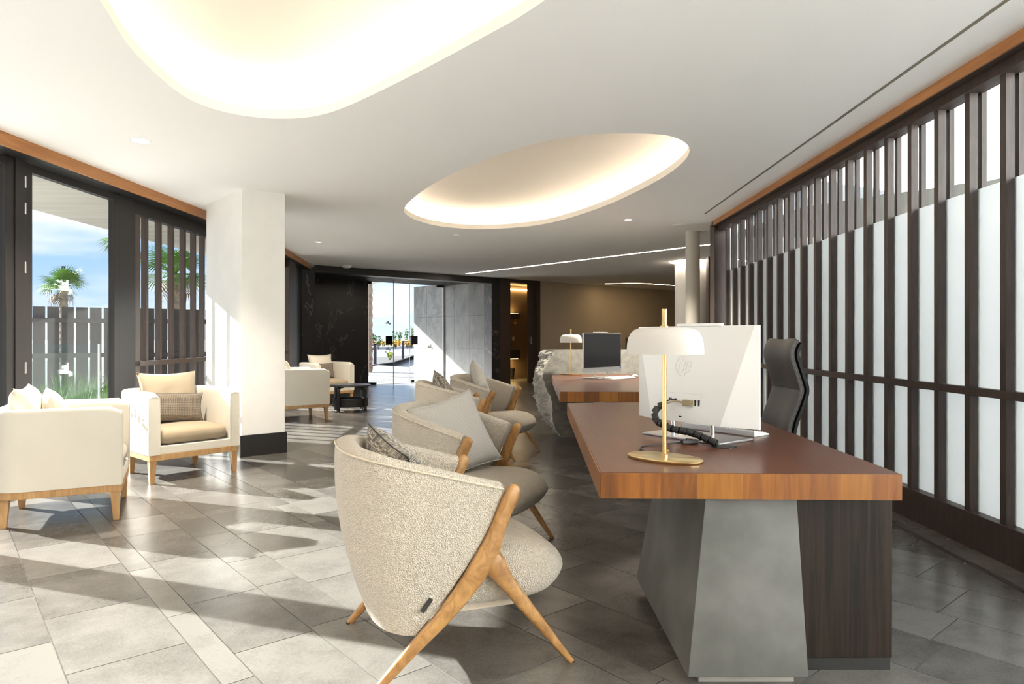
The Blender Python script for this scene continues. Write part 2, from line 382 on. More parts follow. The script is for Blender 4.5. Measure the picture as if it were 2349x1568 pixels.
def link(name, me, parent=None, bevel=0.0, seg=2):
    o = bpy.data.objects.new(name, me); col.objects.link(o)
    if parent: o.parent = parent
    if bevel:
        b = o.modifiers.new('bevel', 'BEVEL'); b.width = bevel; b.segments = seg; b.limit_method = 'ANGLE'; b.angle_limit = R(40)
    return o
def tag(o, label, cat, group=None):
    o['label'] = label; o['category'] = cat
    if group: o['group'] = group
    return o
def struct(o): o['kind'] = 'structure'; return o
def thing(name, label, cat, loc=(0,0,0), rotz=0.0, group=None):
    o = bpy.data.objects.new(name, None); o.empty_display_size = 0.1; col.objects.link(o)
    o.location = loc; o.rotation_euler = (0,0,rotz)
    return tag(o, label, cat, group)
def sthing(name, loc=(0,0,0), rotz=0.0):
    o = bpy.data.objects.new(name, None); o.empty_display_size = 0.1; col.objects.link(o)
    o.location = loc; o.rotation_euler = (0,0,rotz); return struct(o)
def kids(o): return [c for c in bpy.data.objects if c.parent == o]
def dup(src, loc, rotz, label):
    r = src.copy(); col.objects.link(r); r.location = loc; r.rotation_euler = (0,0,rotz); r['label'] = label
    def rec(a, b):
        for ch in kids(a):
            if ch in made: continue
            c = ch.copy(); col.objects.link(c); c.parent = b; made.add(c); rec(ch, c)
    made = set([r]); rec(src, r)
    return r
def B(*a): return MB().box(*a)
def cr(keys, t):  # Catmull-Rom through (t, tuple) keys
    ts = [k[0] for k in keys]
    i = 0
    while i < len(ts)-2 and t > ts[i+1]: i += 1
    a, b = ts[i], ts[i+1]; f = (t-a)/(b-a) if b > a else 0
    p1, p2 = Vector(keys[i][1]), Vector(keys[i+1][1])
    p0 = Vector(keys[i-1][1]) if i > 0 else p1*2-p2
    p3 = Vector(keys[i+2][1]) if i+2 < len(keys) else p2*2-p1
    return 0.5*((2*p1)+(p2-p0)*f+(2*p0-5*p1+4*p2-p3)*f*f+(3*p1-p0-3*p2+p3)*f**3)
def smooth_path(pts, n):
    k = [(i, p) for i, p in enumerate(pts)]
    return [cr(k, i*(len(pts)-1)/n) for i in range(n+1)]
def closed_spline(pts, n):
    m = len(pts); out = []
    for i in range(n):
        t = i*m/n; j = int(t); f = t-j
        p0, p1, p2, p3 = [Vector(pts[(j+k-1) % m]) for k in range(4)]
        out.append(0.5*((2*p1)+(p2-p0)*f+(2*p0-5*p1+4*p2-p3)*f*f+(3*p1-p0-3*p2+p3)*f**3))
    return out
def rrect(x0, y0, x1, y1, r, n=6):
    rs = r if hasattr(r, '__len__') else [r]*4
    pts = []
    for (cx, cy, a0), q in zip(((x1, y1, 0), (x0, y1, 90), (x0, y0, 180), (x1, y0, 270)), rs):
        sx = -1 if cx == x1 else 1; sy = -1 if cy == y1 else 1
        if q <= 0: pts.append((cx, cy)); continue
        for k in range(n+1):
            a = R(a0+90*k/n); pts.append((cx+sx*q+q*math.cos(a), cy+sy*q+q*math.sin(a)))
    return pts

# ------------------------------------------------------------------ plan lines of the room
AA, BA = R(-40.2), R(49.9)
Ad = Vector((math.sin(AA), math.cos(AA))); Bd = Vector((math.sin(BA), math.cos(BA)))   # tile / column directions
P0 = Vector(Ct(715, 607))
An = Vector((-Bd.y, Bd.x))            # outward normal of the far wall
def far(t, n): p = P0 + Bd*t + An*n; return (p.x, p.y)
def tfar(u, n=0.0):                   # distance along the far wall (offset n) that is seen in column u
    k = (u-CX)/FP; o = P0 + An*n
    return (k*o.y-o.x)/(Bd.x-k*Bd.y)
def xs(y): return 2.604+0.0195*(y-3.473)      # face of the right-hand slatted screen
LW = [(-3.97,-4.0),(-3.93,5.0),(-3.86,8.2),(-4.03,11.6),(-4.36,14.25)]   # left glass line
LT = [(-3.76,-4.0),(-3.715,4.94),(-3.63,8.05),(-3.83,11.6),(-4.14,14.11)]  # left edge of the white ceiling
def lerp_line(L, y):
    for (xa, ya), (xb, yb) in zip(L, L[1:]):
        if ya <= y <= yb: return xa+(xb-xa)*(y-ya)/(yb-ya)
    return L[-1][0]
def xl(y): return lerp_line(LW, y)

# ------------------------------------------------------------------ floor with stone tiles
def clip(poly, edges):
    for (ax, ay), (bx, by) in edges:
        out = []; n = len(poly)
        for i in range(n):
            p, q = poly[i], poly[(i+1) % n]
            sp = (bx-ax)*(p[1]-ay)-(by-ay)*(p[0]-ax); sq = (bx-ax)*(q[1]-ay)-(by-ay)*(q[0]-ax)
            if sp >= 0: out.append(p)
            if (sp >= 0) != (sq >= 0):
                t = sp/(sp-sq); out.append((p[0]+(q[0]-p[0])*t, p[1]+(q[1]-p[1])*t))
        poly = out
        if len(poly) < 3: return []
    return poly
def area(p): return abs(sum(p[i][0]*p[(i+1)%len(p)][1]-p[(i+1)%len(p)][0]*p[i][1] for i in range(len(p))))/2
GL = 2.05                              # entrance glass stands this far outside the far wall
g0, g1 = far(-1.0, GL), far(5.2, GL)
x9 = xs(9.0)
region = [(-4.36,-2.2),(2.33,-2.2),(xs(3.23)-0.185,3.23),(xs(12)-0.19,12.0),(xs(12)-0.19,far(tfar(1330),0)[1]), g1, g0, (-4.36,14.2)]
# keep it convex: bound by lines
edges = [((-4.02,-2.2),(2.31,-2.2)), ((2.31,-2.2),(2.55,12.0)), (g1, g0), ((-4.36,14.2),(-4.02,-2.2)) ]
edges = [((-3.99,-2.2),(2.31,-2.2)), ((xs(-2.2)-0.19,-2.2),(xs(12)-0.19,12.0)), (g1, g0), ((-4.30,14.2),(-3.90,-2.2))]
# the wing beyond the screen and the corner behind the left jamb are tiled as well
tj = tfar(721)-0.2
edges_wing = [((2.4,9.2),(6.6,9.2)), ((6.6,9.2),(6.6,24.0)), (far(9.5,0), far(0,0)), ((xs(12)-0.19,12.0),(xs(-2.2)-0.19,-2.2))]
left_line = ((-3.90,-2.2),(-4.30,14.2))
edges_jamb = [(far(-1,0), far(5,0)), left_line, (g1, g0), (far(tj,GL), far(tj,-3.0))]
edges_sliver = [((-6.0,11.6),(0.0,11.6)), left_line, (far(5,0), far(-1,0)), ((-4.36,14.25),(-4.03,11.6))]
floor = struct(MB().prism([(-4.5,-3.2),(6.5,-3.2),(6.5,24.5),far(8.2,0.4),far(5.0,GL),far(-0.6,GL),(-4.5,14.4)], -0.12, -0.006).build('floor', 'grout'))
tiles = []
# rows (bands) run along Ad; q = distance along Bd
r2 = random.Random(11)
bands = [0.353-0.42, 0.353, 0.758, 0.868, 1.184, 1.395, 1.845, 1.962]
q = bands[-1]
while q < 21.0: q += r2.choice([0.105, 0.21, 0.21, 0.32, 0.42]); bands.append(q)
q = bands[0]
lo = []
while q > -5.5: q -= r2.choice([0.105, 0.21, 0.32, 0.32, 0.42]); lo.append(q)
bands = sorted(lo)+bands
# exact in-plane basis so tiles are rectangles
Av = Vector((math.sin(AA), math.cos(AA))); Bv = Vector((Av.y, -Av.x))
J = 0.0022
for q0, q1 in zip(bands, bands[1:]):
    a = -6.0 + r2.random()*0.6
    if abs(q0-0.353) < 1e-6: a = 2.852-0.62*14
    while a < 21:
        ln = r2.choice([0.60, 0.60, 0.62, 0.45, 0.75, 0.60]) if abs(q0-0.353) > 1e-6 else 0.622
        c = [Bv*(q0+J)+Av*(a+J), Bv*(q1-J)+Av*(a+J), Bv*(q1-J)+Av*(a+ln-J), Bv*(q0+J)+Av*(a+ln-J)]
        a += ln
        for ed_ in (edges, edges_wing, edges_jamb, edges_sliver):
            p = clip([(v.x, v.y) for v in c], ed_)
            if len(p) >= 3 and area(p) > 0.002: tiles.append(p)
def scr_area(p):
    pts = []
    for x, y in p:
        if y < 1.6: return 0.0
        pts.append((CX+x/y*FP, HV+H/y*FP))
    cx = sum(a for a, b in pts)/len(pts); cy = sum(b for a, b in pts)/len(pts)
    if not (-60 < cx < 2400 and cy < 1640): return 0.0
    return area(pts)
tiles.sort(key=scr_area, reverse=True)
def tile_mb(p, mb, z1=0.0, z0=-0.008):
    n = len(p); e = 0.0015; cx = sum(a for a, b in p)/n; cy = sum(b for a, b in p)/n
    return mb.add([(x,y,z0) for x,y in p]+[(x,y,z1) for x,y in p], [tuple(range(n,2*n))]+[(i,(i+1)%n,(i+1)%n+n,i+n) for i in range(n)])
for p in tiles[:295]:
    tile_mb(p, MB()).build('floor_tile', 'floor_stone', floor)
mb = MB()
for p in tiles[295:]: tile_mb(p, mb)
o = mb.build('floor_tile_field', 'floor_stone', floor); o['kind'] = 'stuff'
# stone border beside the screen, with the dark floor joint
bs = MB().prism([(xs(-2.2)-0.155,-2.2),(xs(-2.2)+0.05,-2.2),(xs(9.2)+0.05,9.2),(xs(9.2)-0.155,9.2)], -0.008, 0.004).build('border_strip', 'floor_stone', floor)
MB().prism([(xs(-2.2)-0.182,-2.2),(xs(-2.2)-0.158,-2.2),(xs(9.2)-0.158,9.2),(xs(9.2)-0.182,9.2)], -0.008, -0.001).build('floor_joint', 'dark_wood', floor)

# ------------------------------------------------------------------ ceiling with two lit recesses
ov2 = closed_spline([Ct(928,487), Ct(958,446), Ct(1050,393), Ct(1200,337), Ct(1330,311), Ct(1450,306), Ct(1540,313), Ct(1581,340), Ct(1560,378), Ct(1490,424), Ct(1380,475), Ct(1270,509), Ct(1180,522), Ct(1080,525), Ct(985,514)], 96)
ov1 = closed_spline([Ct(228,0), Ct(300,110), Ct(400,205), Ct(470,243), Ct(560,265), Ct(660,272), Ct(760,257), Ct(900,195), Ct(1100,90), Ct(1250,0), (0.55,2.35), (0.80,1.5), (0.62,0.75), (0.0,0.42), (-0.8,0.72), (-1.42,1.6), (-1.74,2.5)], 120)
cl_out = [Vector((x,y)) for x, y in [(-3.76,-3.2),(xs(-3.2)-0.115,-3.2),(xs(9.0)-0.07,9.0),(6.6,9.0),(6.6,23.4),(5.6,22.5),(P0.x,P0.y),(-3.83,11.6),(-3.63,8.05),(-3.715,4.94)]]
loops = [cl_out, ov1, ov2]
flat = [p for L in loops for p in L]
tri = tessellate_polygon([[Vector((p[0],p[1],0)) for p in L] for L in loops])
ceil_o = struct(MB().add([(p[0],p[1],ZC) for p in flat], [tuple(t) for t in tri]).build('ceiling', 'plaster'))
def offs(loop, d):
    n = len(loop); out = []
    c = sum((Vector(p) for p in loop), Vector((0,0)))/n
    for i in range(n):
        t = Vector(loop[(i+1)%n])-Vector(loop[i-1]); nn = Vector((t.y,-t.x)).normalized()
        if nn.dot(Vector(loop[i])-c) < 0: nn = -nn
        out.append(Vector(loop[i])+nn*d)
    return out
def recess(loop):
    n = len(loop); c = sum((Vector(p) for p in loop), Vector((0,0)))/n
    lip = 0.062
    rows = [[(p.x,p.y,ZC) for p in loop], [(p.x,p.y,ZC+lip) for p in loop]]
    back = offs(loop, 0.055); rows.append([(p.x,p.y,ZC+lip) for p in back]); rows.append([(p.x,p.y,ZC+lip-0.05) for p in back])
    wall = offs(loop, 0.17); rows.append([(p.x,p.y,ZC+lip-0.05) for p in wall])
    MB().grid(rows, closed_v=True).build('recess_lip', 'recess_white', ceil_o)
    drows = [[(p.x,p.y,ZC+lip-0.05) for p in wall], [(p.x,p.y,ZC+0.215) for p in wall]]
    for k in range(1, 13):
        f = 1-k/12.0
        drows.append([(c.x+(p.x-c.x)*f, c.y+(p.y-c.y)*f, ZC+0.215+0.23*(1-f**2)**0.8) for p in wall])
    MB().grid(drows, closed_v=True).build('recess_dome', 'recess_white', ceil_o, angle=60)
    led = offs(loop, 0.11)
    MB().tube([(p.x,p.y,ZC+lip-0.03) for p in led]+[(led[0].x,led[0].y,ZC+lip-0.03)], 0.012, 6).build('led_strip', 'led_warm', ceil_o)
recess(ov1); recess(ov2)
# roof above everything keeps the sun out
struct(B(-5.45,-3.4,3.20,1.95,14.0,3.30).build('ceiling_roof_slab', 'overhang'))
# linear slot and LED lines
def strip(name, pts, w, z, m, parent):
    P = [Vector(p) for p in pts]; rows = []
    for i, p in enumerate(P):
        t = (P[min(i+1,len(P)-1)]-P[max(i-1,0)]).normalized(); n = Vector((-t.y,t.x))*w/2
        rows.append([(p.x-n.x,p.y-n.y,z),(p.x+n.x,p.y+n.y,z),(p.x+n.x,p.y+n.y,z+0.02),(p.x-n.x,p.y-n.y,z+0.02)])
    return MB().grid(rows, closed_v=True, caps=True).build(name, m, parent)
s0 = Vector(Ct(1617,490)); s1 = Vector(Ct(2310,0)); s2 = s1+(s1-s0)*0.9
strip('air_slot', [s0, s1, s2], 0.022, ZC-0.002, 'slot_dark', ceil_o)
strip('led_line', [Ct(1070,627.5), Ct(1350,594), Ct(1640,559)], 0.05, ZC-0.003, 'led_line', ceil_o)
strip('led_line', smooth_path([(*Ct(1388,650),0),(*Ct(1470,649),0),(*Ct(1555,655),0)], 8) and [Vector((p.x,p.y)) for p in smooth_path([(*Ct(1388,650.5),0),(*Ct(1470,649.5),0),(*Ct(1555,655),0)], 8)], 0.05, ZC-0.003, 'led_line_warm', ceil_o)

# ------------------------------------------------------------------ right: slatted timber screen with frosted glass
scr = sthing('window_1')
def sx(y, d): return xs(y)+d
def sbox(y0, y1, d0, d1, z0, z1):   # bar following the screen line
    return MB().hull8([(sx(y0,d0),y0,z0),(sx(y0,d1),y0,z0),(sx(y1,d1),y1,z0),(sx(y1,d0),y1,z0)],
                      [(sx(y0,d0),y0,z1),(sx(y0,d1),y0,z1),(sx(y1,d1),y1,z1),(sx(y1,d0),y1,z1)])
Y0S, Y1S = -3.1, 8.93
YV = 2.3      # slatted part starts here; clear glazing added behind the camera for fill light
sbox(Y0S,Y1S,-0.004,0.075,0.0,0.205).build('bottom_rail', 'dark_wood', scr, 0.003)
sbox(YV,Y1S,0.0,0.045,0.872,0.918).build('middle_rail', 'dark_wood', scr, 0.002)
sbox(Y0S,Y1S,-0.02,0.09,2.60,2.66).build('top_rail', 'dark_wood', scr, 0.003)
sbox(Y0S,8.98,-0.10,0.09,2.655,2.672).build('cove_soffit', 'dark_wood', scr)
sbox(Y0S,8.80,-0.115,-0.10,2.645,2.710).build('cove_fascia', 'trim_wood', scr)
sbox(Y0S,8.98,-0.10,0.14,2.70,2.76).build('head_block', 'dark_wood', scr)
sbox(8.90,9.12,-0.07,0.10,0.0,2.704).build('end_post', 'dark_wood', scr, 0.004)
PIT = 0.2953; yk = 3.656-PIT*22
ys = []
while yk < 8.8: ys.append(yk); yk += PIT
me_up = me_lo = None
for y in ys:
    if y < YV: continue
    o = sbox(y-0.046,y,0.006,0.052,0.918,2.60).build('slat', 'dark_wood', scr)
    o = sbox(y-0.046,y,0.006,0.052,0.205,0.872).build('slat', 'dark_wood', scr)
ZF = 2.05
for a, b in zip(ys, ys[1:]):
    if a < YV: continue
    sbox(a-0.023,b-0.023,0.062,0.070,0.19,2.62).build('glass_pane', 'clear_glass', scr)
    ya_, yb_ = a-0.023, b-0.023
    MB().add([(sx(ya_,0.0605),ya_,0.19),(sx(yb_,0.0605),yb_,0.19),(sx(yb_,0.0605),yb_,ZF),(sx(ya_,0.0605),ya_,ZF)],[(0,1,2,3)]).build('frosted_film', 'frosted_glass', scr)
    # thin outer mullion behind every slat, standing in for its reflection in the glass
    sbox(b-0.050,b-0.014,0.072,0.102,0.19,2.62).build('added_bar', 'dark_wood', scr)
yg = min(y for y in ys if y >= YV)-0.023
for k in range(4):  # added panes, out of view, that let extra daylight in
    a_, b_ = Y0S+(yg-Y0S)*k/4, Y0S+(yg-Y0S)*(k+1)/4
    sbox(a_+0.03,b_-0.03,0.060,0.068,0.19,2.62).build('glass_pane', 'clear_glass', scr)
    sbox(b_-0.03,b_+0.03,0.03,0.09,0.19,2.62).build('added_bar', 'dark_wood', scr)
# light well outside the screen: sunlit rough fascia with a grey soffit behind it
fa = Vector((xat(2341,5.55), 5.55)); fd = Vector((-0.67,0.742))
zf = H+372*5.55/FP
lw = sthing('wall_right')
p, q = fa-fd*1.6, fa+fd*1.75
rows = []
for i in range(61):
    c = p+(q-p)*i/60
    rows.append([(c.x+0.03*noise.noise(Vector((i*0.5,j*0.7,0))), c.y+0.03*noise.noise(Vector((i*0.5,j*0.7,5))), zf+j*0.12+(0.02*noise.noise(Vector((i*0.8,0,9))) if j == 0 else 0)) for j in range(14)])
MB().grid(rows).build('stucco_fascia', 'stucco_white', lw)
nrm = Vector((0.742,0.67))
q2 = q+nrm*1.6; p2 = p+nrm*1.6
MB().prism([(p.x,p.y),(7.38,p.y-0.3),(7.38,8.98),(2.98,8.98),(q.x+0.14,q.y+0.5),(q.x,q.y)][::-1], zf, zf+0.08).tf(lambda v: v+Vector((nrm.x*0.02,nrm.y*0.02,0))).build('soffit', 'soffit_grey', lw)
MB().prism([(xs(-3)+0.13,-14),(7.4,-14),(7.4,9.0),(xs(9)+0.13,9.0)], -0.1, 0.0).build('light_well_floor', 'terrace', lw)
B(7.4,-14,0,7.6,9.0,6.0).build('added_bounce_wall', 'stucco_white', lw)  # unseen white wall added to bounce sunlight into the room

# ------------------------------------------------------------------ left: glass doors, slatted windows, column
def lpt(y, d=0.0): return (xl(y)+d, y)
def lbox(y0, y1, d0, d1, z0, z1):
    return MB().hull8([(xl(y0)+d0,y0,z0),(xl(y0)+d1,y0,z0),(xl(y1)+d1,y1,z0),(xl(y1)+d0,y1,z0)],
                      [(xl(y0)+d0,y0,z1),(xl(y0)+d1,y0,z1),(xl(y1)+d1,y1,z1),(xl(y1)+d0,y1,z1)])
def trim_seg(name, d0, d1, z0, z1, m, parent):
    rows = []
    for x, y in LT:
        rows.append([(x+d0,y,z0),(x+d1,y,z0),(x+d1,y,z1),(x+d0,y,z1)])
    return MB().grid(rows, closed_v=True, caps=True).build(name, m, parent)
tl = sthing('trim_1')
trim_seg('cove_board', -0.02, 0.0, 2.605, 2.712, 'trim_wood', tl)
trim_seg('cove_soffit', -0.36, -0.02, 2.608, 2.625, 'dark_metal', tl)
trim_seg('head_block', -0.36, -0.02, 2.70, 2.95, 'dark_metal', tl)
logo = [(-0.052,0.0,-0.008,0.031),(-0.029,0.036,-0.008,0.058),(-0.003,-0.003,0.019,0.058),(0.024,0.0,0.040,0.076),(0.045,-0.022,0.068,0.016),(0.072,-0.016,0.086,0.010)]
def glass_door(idx, ya, yb, hinges=True):
    d = sthing('door_%d' % idx)
    sw = 0.085
    lbox(ya,ya+sw,-0.03,0.03,0.0,2.60).build('stile', 'dark_metal', d, 0.003)
    lbox(yb-sw,yb,-0.03,0.03,0.0,2.60).build('stile', 'dark_metal', d, 0.003)
    lbox(ya+sw,yb-sw,-0.03,0.03,2.535,2.60).build('top_rail', 'dark_metal', d)
    lbox(ya+sw,yb-sw,-0.03,0.03,0.0,0.12).build('bottom_rail', 'dark_metal', d)
    yg0, yg1 = ya+sw-0.01, yb-sw+0.01
    MB().add([(xl(yg0),yg0,0.11),(xl(yg1),yg1,0.11),(xl(yg1),yg1,2.545),(xl(yg0),yg0,2.545)],[(0,1,2,3)]).build('glass_pane', 'door_glass', d)
    ym = 0.5*(ya+yb)-0.13
    if hinges:
        for z0 in (2.44, 2.23, 1.76, 0.96):
            o = MB().lathe([(0.010,z0-0.045),(0.010,z0+0.045)], 10, xl(ya)+0.036, ya-0.004).build('hinge', 'hinge_metal', d)
        for zc, tk in ((1.61, 0.0), (0.885, 0.0)):
            mb = MB()
            for a, b, c, e in logo:
                mb.box(xl(ym)+0.0065, ym+a*1.25, zc+b*1.25, xl(ym)+0.0080, ym+c*1.25, zc+e*1.25)
            mb.build('glass_logo', 'film_white', d)
    return d
# leaves behind and beside the camera, then the one in view
ydoor = 6.72
k = 1
pairs = []
yb = ydoor
W_ = 1.27
while yb > -3.0: pairs.append((yb-W_, yb)); yb -= W_+0.11
for i, (ya, yb) in enumerate(pairs):
    glass_door(i+1, ya, yb, i == 0)
    lbox(ya-0.11,ya,-0.06,0.04,0.0,2.61).build('trim_%d' % (i+2), 'dark_metal', None, 0.003)
    struct(bpy.data.objects['trim_%d' % (i+2)])
win = sthing('window_2')
YA, YB = 6.72, 12.35
lbox(YA,YA+0.27,-0.07,0.03,0.0,2.61).build('frame_post', 'dark_metal', win, 0.003)
def lrun(name, y0, y1, d0, d1, z0, z1, m):
    ycuts = [y0]+[y for _, y in LW if y0 < y < y1]+[y1]
    mb = MB()
    for a, b in zip(ycuts, ycuts[1:]): 
        t = lbox(a,b,d0,d1,z0,z1); mb.add(t.v, t.f)
    return mb.build(name, m, win)
lrun('top_rail', YA+0.27, YB, -0.06, 0.03, 2.47, 2.61, 'dark_metal')
lrun('middle_rail', YA+0.27, YB, -0.03, 0.03, 0.905, 0.955, 'dark_wood')
lrun('bottom_rail', YA+0.27, YB, -0.05, 0.04, 0.0, 0.2, 'dark_wood')
ycuts = [YA+0.27]+[y for _, y in LW if YA+0.27 < y < YB]+[YB]
for a, b in zip(ycuts, ycuts[1:]):
    MB().add([(xl(a)-0.052,a,0.2),(xl(b)-0.052,b,0.2),(xl(b)-0.052,b,2.48),(xl(a)-0.052,a,2.48)],[(0,1,2,3)]).build('glass_pane', 'door_glass', win)
y = YA+0.27+0.01
lbox(YA+0.27,YA+0.36,-0.05,0.03,0.2,2.47).build('slat', 'dark_wood', win)
y = 7.265
while y < YB-0.1:
    lbox(y-0.042,y,-0.045,0.012,0.2,2.47).build('slat', 'dark_wood', win); y += 0.2665
w2 = sthing('wall_left')
lbox(12.35,13.0,-0.25,0.10,0.0,2.61).build('timber_pier', 'dark_wood', w2, 0.004)
MB().hull8([(xl(13.0)-0.3,13.0,0),(xl(13.0)+0.05,13.0,0),(xl(14.2)+0.02,14.2,0),(xl(14.2)-0.3,14.2,0)],
           [(xl(13.0)-0.3,13.0,2.61),(xl(13.0)+0.05,13.0,2.61),(xl(14.2)+0.02,14.2,2.61),(xl(14.2)-0.3,14.2,2.61)]).build('dark_panel', 'black_metal', w2)
# square column
c0 = Vector(Ft(551,1047)); cw = 0.69
p1 = Vector(Ct(467,470)); p2 = Vector(Ct(655,444)); pc = Vector(Ct(555,431))
ew = 0.57; eB = 0.60
colm = thing('square_column', 'white plaster square column with dark skirting beside the slatted window', 'column', (pc.x, pc.y, 0))
un = Vector((-Bv.y, Bv.x))
def rot_poly(a, b, g=0.0):
    return [tuple(-Bv*g-un*g), tuple(Bv*(b+g)-un*g), tuple(Bv*(b+g)+un*(a+g)), tuple(-Bv*g+un*(a+g))]
lenA = (p1-pc).length; lenB = (p2-pc).length
MB().prism(rot_poly(lenA, lenB), 0.21, ZC+0.01).build('shaft', 'plaster_column', colm, 0.003)
MB().prism(rot_poly(lenA, lenB, 0.018), 0.0, 0.215).build('skirting', 'dark_metal', colm, 0.003)
# rear wall behind the camera and its corner
struct(B(-4.3,-3.35,0.0,2.8,-3.2,3.2).build('wall_rear', 'beige_wall'))

# ------------------------------------------------------------------ far wall, entrance and side room
def fbox(t0, t1, n0, n1, z0, z1):
    return MB().prism([far(t0,n0), far(t1,n0), far(t1,n1), far(t0,n1)], z0, z1)
wf = sthing('wall_far')
tJ0, tJ1 = tfar(703), tfar(721)
tM = tfar(1126)
fbox(tJ0-0.5, tM+0.30, -0.02, 0.30, 2.56, ZC+0.02).build('header_beam', 'black_metal', wf)
fbox(tJ0-0.25, tJ1, -0.03, 0.25, 0.0, 2.57).build('marble_jamb', 'black_marble', wf)
fbox(tM, tM+0.26, -0.03, 0.28, 0.0, 2.57).build('marble_jamb', 'black_marble', wf)
tW = tfar(1168); tD0 = tfar(1170); tD1 = tfar(1213); tD2 = tfar(1236.5)
fbox(tM+0.26, tW, -0.05, 0.30, 0.0, ZC+0.02).build('timber_panel', 'dark_wood', wf)
fbox(tW, tD2, -0.05, 0.12, 2.615, ZC+0.02).build('timber_head', 'dark_wood', wf)
fbox(tD2-0.09, tD2, -0.05, 0.12, 0.0, 2.615).build('timber_post', 'dark_wood', wf)
tE = tfar(1640)
fbox(tD2, tE, 0.0, 0.15, 0.0, ZC+0.02).build('plaster_panel', 'beige_wall', wf)
dr = sthing('door_20')
fbox(tD1, tD2-0.09, 0.02, 0.07, 0.0, 2.615).build('door_leaf', 'dark_wood', dr)
fbox(tD1+0.06, tD1+0.10, -0.01, 0.02, 1.03, 1.22).build('door_handle', 'steel', dr)
# vestibule
vs = sthing('wall_entrance')
fbox(tJ1-0.4, tJ1-0.2, 0.25, GL+0.1, 0.0, 2.72).build('side_return', 'black_marble', vs)
tG0 = tfar(845, GL)
fbox(tJ1-0.4, tG0, GL, GL+0.12, 0.0, 2.72).build('dark_stone_panel', 'black_marble', vs)
tMW = tM+0.05
nE = 0.0
# marble wall running outwards: find its far end seen in column 951
for i in range(600):
    nn = i*0.01
    x, y_ = far(tMW, nn)
    if CX+x/y_*FP <= 951: nE = nn; break
# marble wall as slabs (two rows by five columns) with fine joints
zc = [0.0, 0.92, 1.78, 2.68]
nc = [0.28+(nE-0.28)*k/5 for k in range(6)]
fbox(tMW+0.02, tMW+0.2, 0.28, nE, 0.0, 2.68).build('marble_backing', 'black_metal', vs)
for i in range(5):
    for j in range(3):
        fbox(tMW-0.02, tMW+0.03, nc[i]+0.003, nc[i+1]-0.003, zc[j]+0.003, zc[j+1]-0.003).build('marble_slab', 'grey_marble', vs)
fbox(tJ1-0.3, tMW+0.2, 0.25, GL+0.15, 2.72, 2.80).build('vestibule_ceiling', 'black_metal', vs)
nn = 0.36
while nn < GL+0.1:
    fbox(tJ1-0.25, tMW, nn, nn+0.05, 2.62, 2.70).build('ceiling_slat', 'black_metal', vs); nn += 0.13
# entrance glass: a fixed line with one leaf swung open
dg = sthing('door_21')
leafW = 1.12
pH = Vector(far(tG0+0.02, GL+0.06))
od = -An
oe = pH+od*leafW
def gpane(name, a, b, z0, z1, th, m, par):
    d = (b-a).normalized(); n = Vector((-d.y,d.x))*th/2
    return MB().prism([(a.x-n.x,a.y-n.y),(b.x-n.x,b.y-n.y),(b.x+n.x,b.y+n.y),(a.x+n.x,a.y+n.y)], z0, z1).build(name, m, par)
oe = Vector(Ft(902,884)); 
gpane('glass_leaf', pH, oe, 0.012, 2.62, 0.012, 'clear_glass', dg)
dd = (oe-pH).normalized()
gpane('glass_edge', oe, oe+dd*0.012, 0.012, 2.62, 0.012, 'glass_edge', dg)
def plate(name, c, d, w, z0, z1, th, m, par): gpane(name, c-d*w/2, c+d*w/2, z0, z1, th, m, par)
plate('door_pull', oe-dd*0.11, dd, 0.17, 1.02, 1.24, 0.05, 'black_metal', dg)
plate('pivot_fitting', pH+dd*0.12, dd, 0.22, 0.012, 0.07, 0.05, 'black_metal', dg)
plate('pivot_fitting', pH+dd*0.05, dd, 0.09, 2.56, 2.62, 0.05, 'black_metal', dg)
def glass_logo(par, c, d, nrm_, z, sc_, m='film_white'):
    mb = MB()
    for a, b, e, f in logo:
        q0 = c+d*a*sc_; q1 = c+d*e*sc_; n = nrm_*0.010
        mb.prism([(q0.x+n.x,q0.y+n.y),(q1.x+n.x,q1.y+n.y),(q1.x+n.x*1.3,q1.y+n.y*1.3),(q0.x+n.x*1.3,q0.y+n.y*1.3)], z+b*sc_, z+f*sc_)
    mb.build('glass_logo', m, par)
ln_ = Vector((-dd.y,dd.x)); ln_ = ln_ if ln_.y < 0 else -ln_
dl = dd if dd.x > 0 else -dd
glass_logo(dg, pH+dd*leafW*0.5, dl, ln_, 1.55, 1.0, 'bollard')
glass_logo(dg, pH+dd*leafW*0.5, dl, ln_, 0.90, 1.0)
dh = sthing('door_22')
qa = Vector(far(tfar(940,GL+0.06), GL+0.06)); qb = Vector(far(tMW-0.03, GL+0.06))
gpane('glass_leaf', qa, qb, 0.012, 2.62, 0.012, 'clear_glass', dh)
qd = (qb-qa).normalized()
gpane('glass_edge', qa-qd*0.010, qa, 0.012, 2.62, 0.012, 'glass_edge', dh)
gpane('edge_profile', qb-qd*0.03, qb, 0.012, 2.62, 0.03, 'white_plastic', dh)
plate('door_pull', qa+qd*0.13, qd, 0.20, 1.02, 1.24, 0.05, 'black_metal', dh)
plate('pivot_fitting', qa+qd*0.08, qd, 0.09, 0.012, 0.08, 0.05, 'black_metal', dh)
plate('pivot_fitting', qb-qd*0.13, qd, 0.24, 0.012, 0.07, 0.06, 'black_metal', dh)
plate('pivot_fitting', qb-qd*0.13, qd, 0.24, 2.57, 2.63, 0.06, 'black_metal', dh)
glass_logo(dh, qa+qd*0.62, qd, -An, 0.92, 1.3)
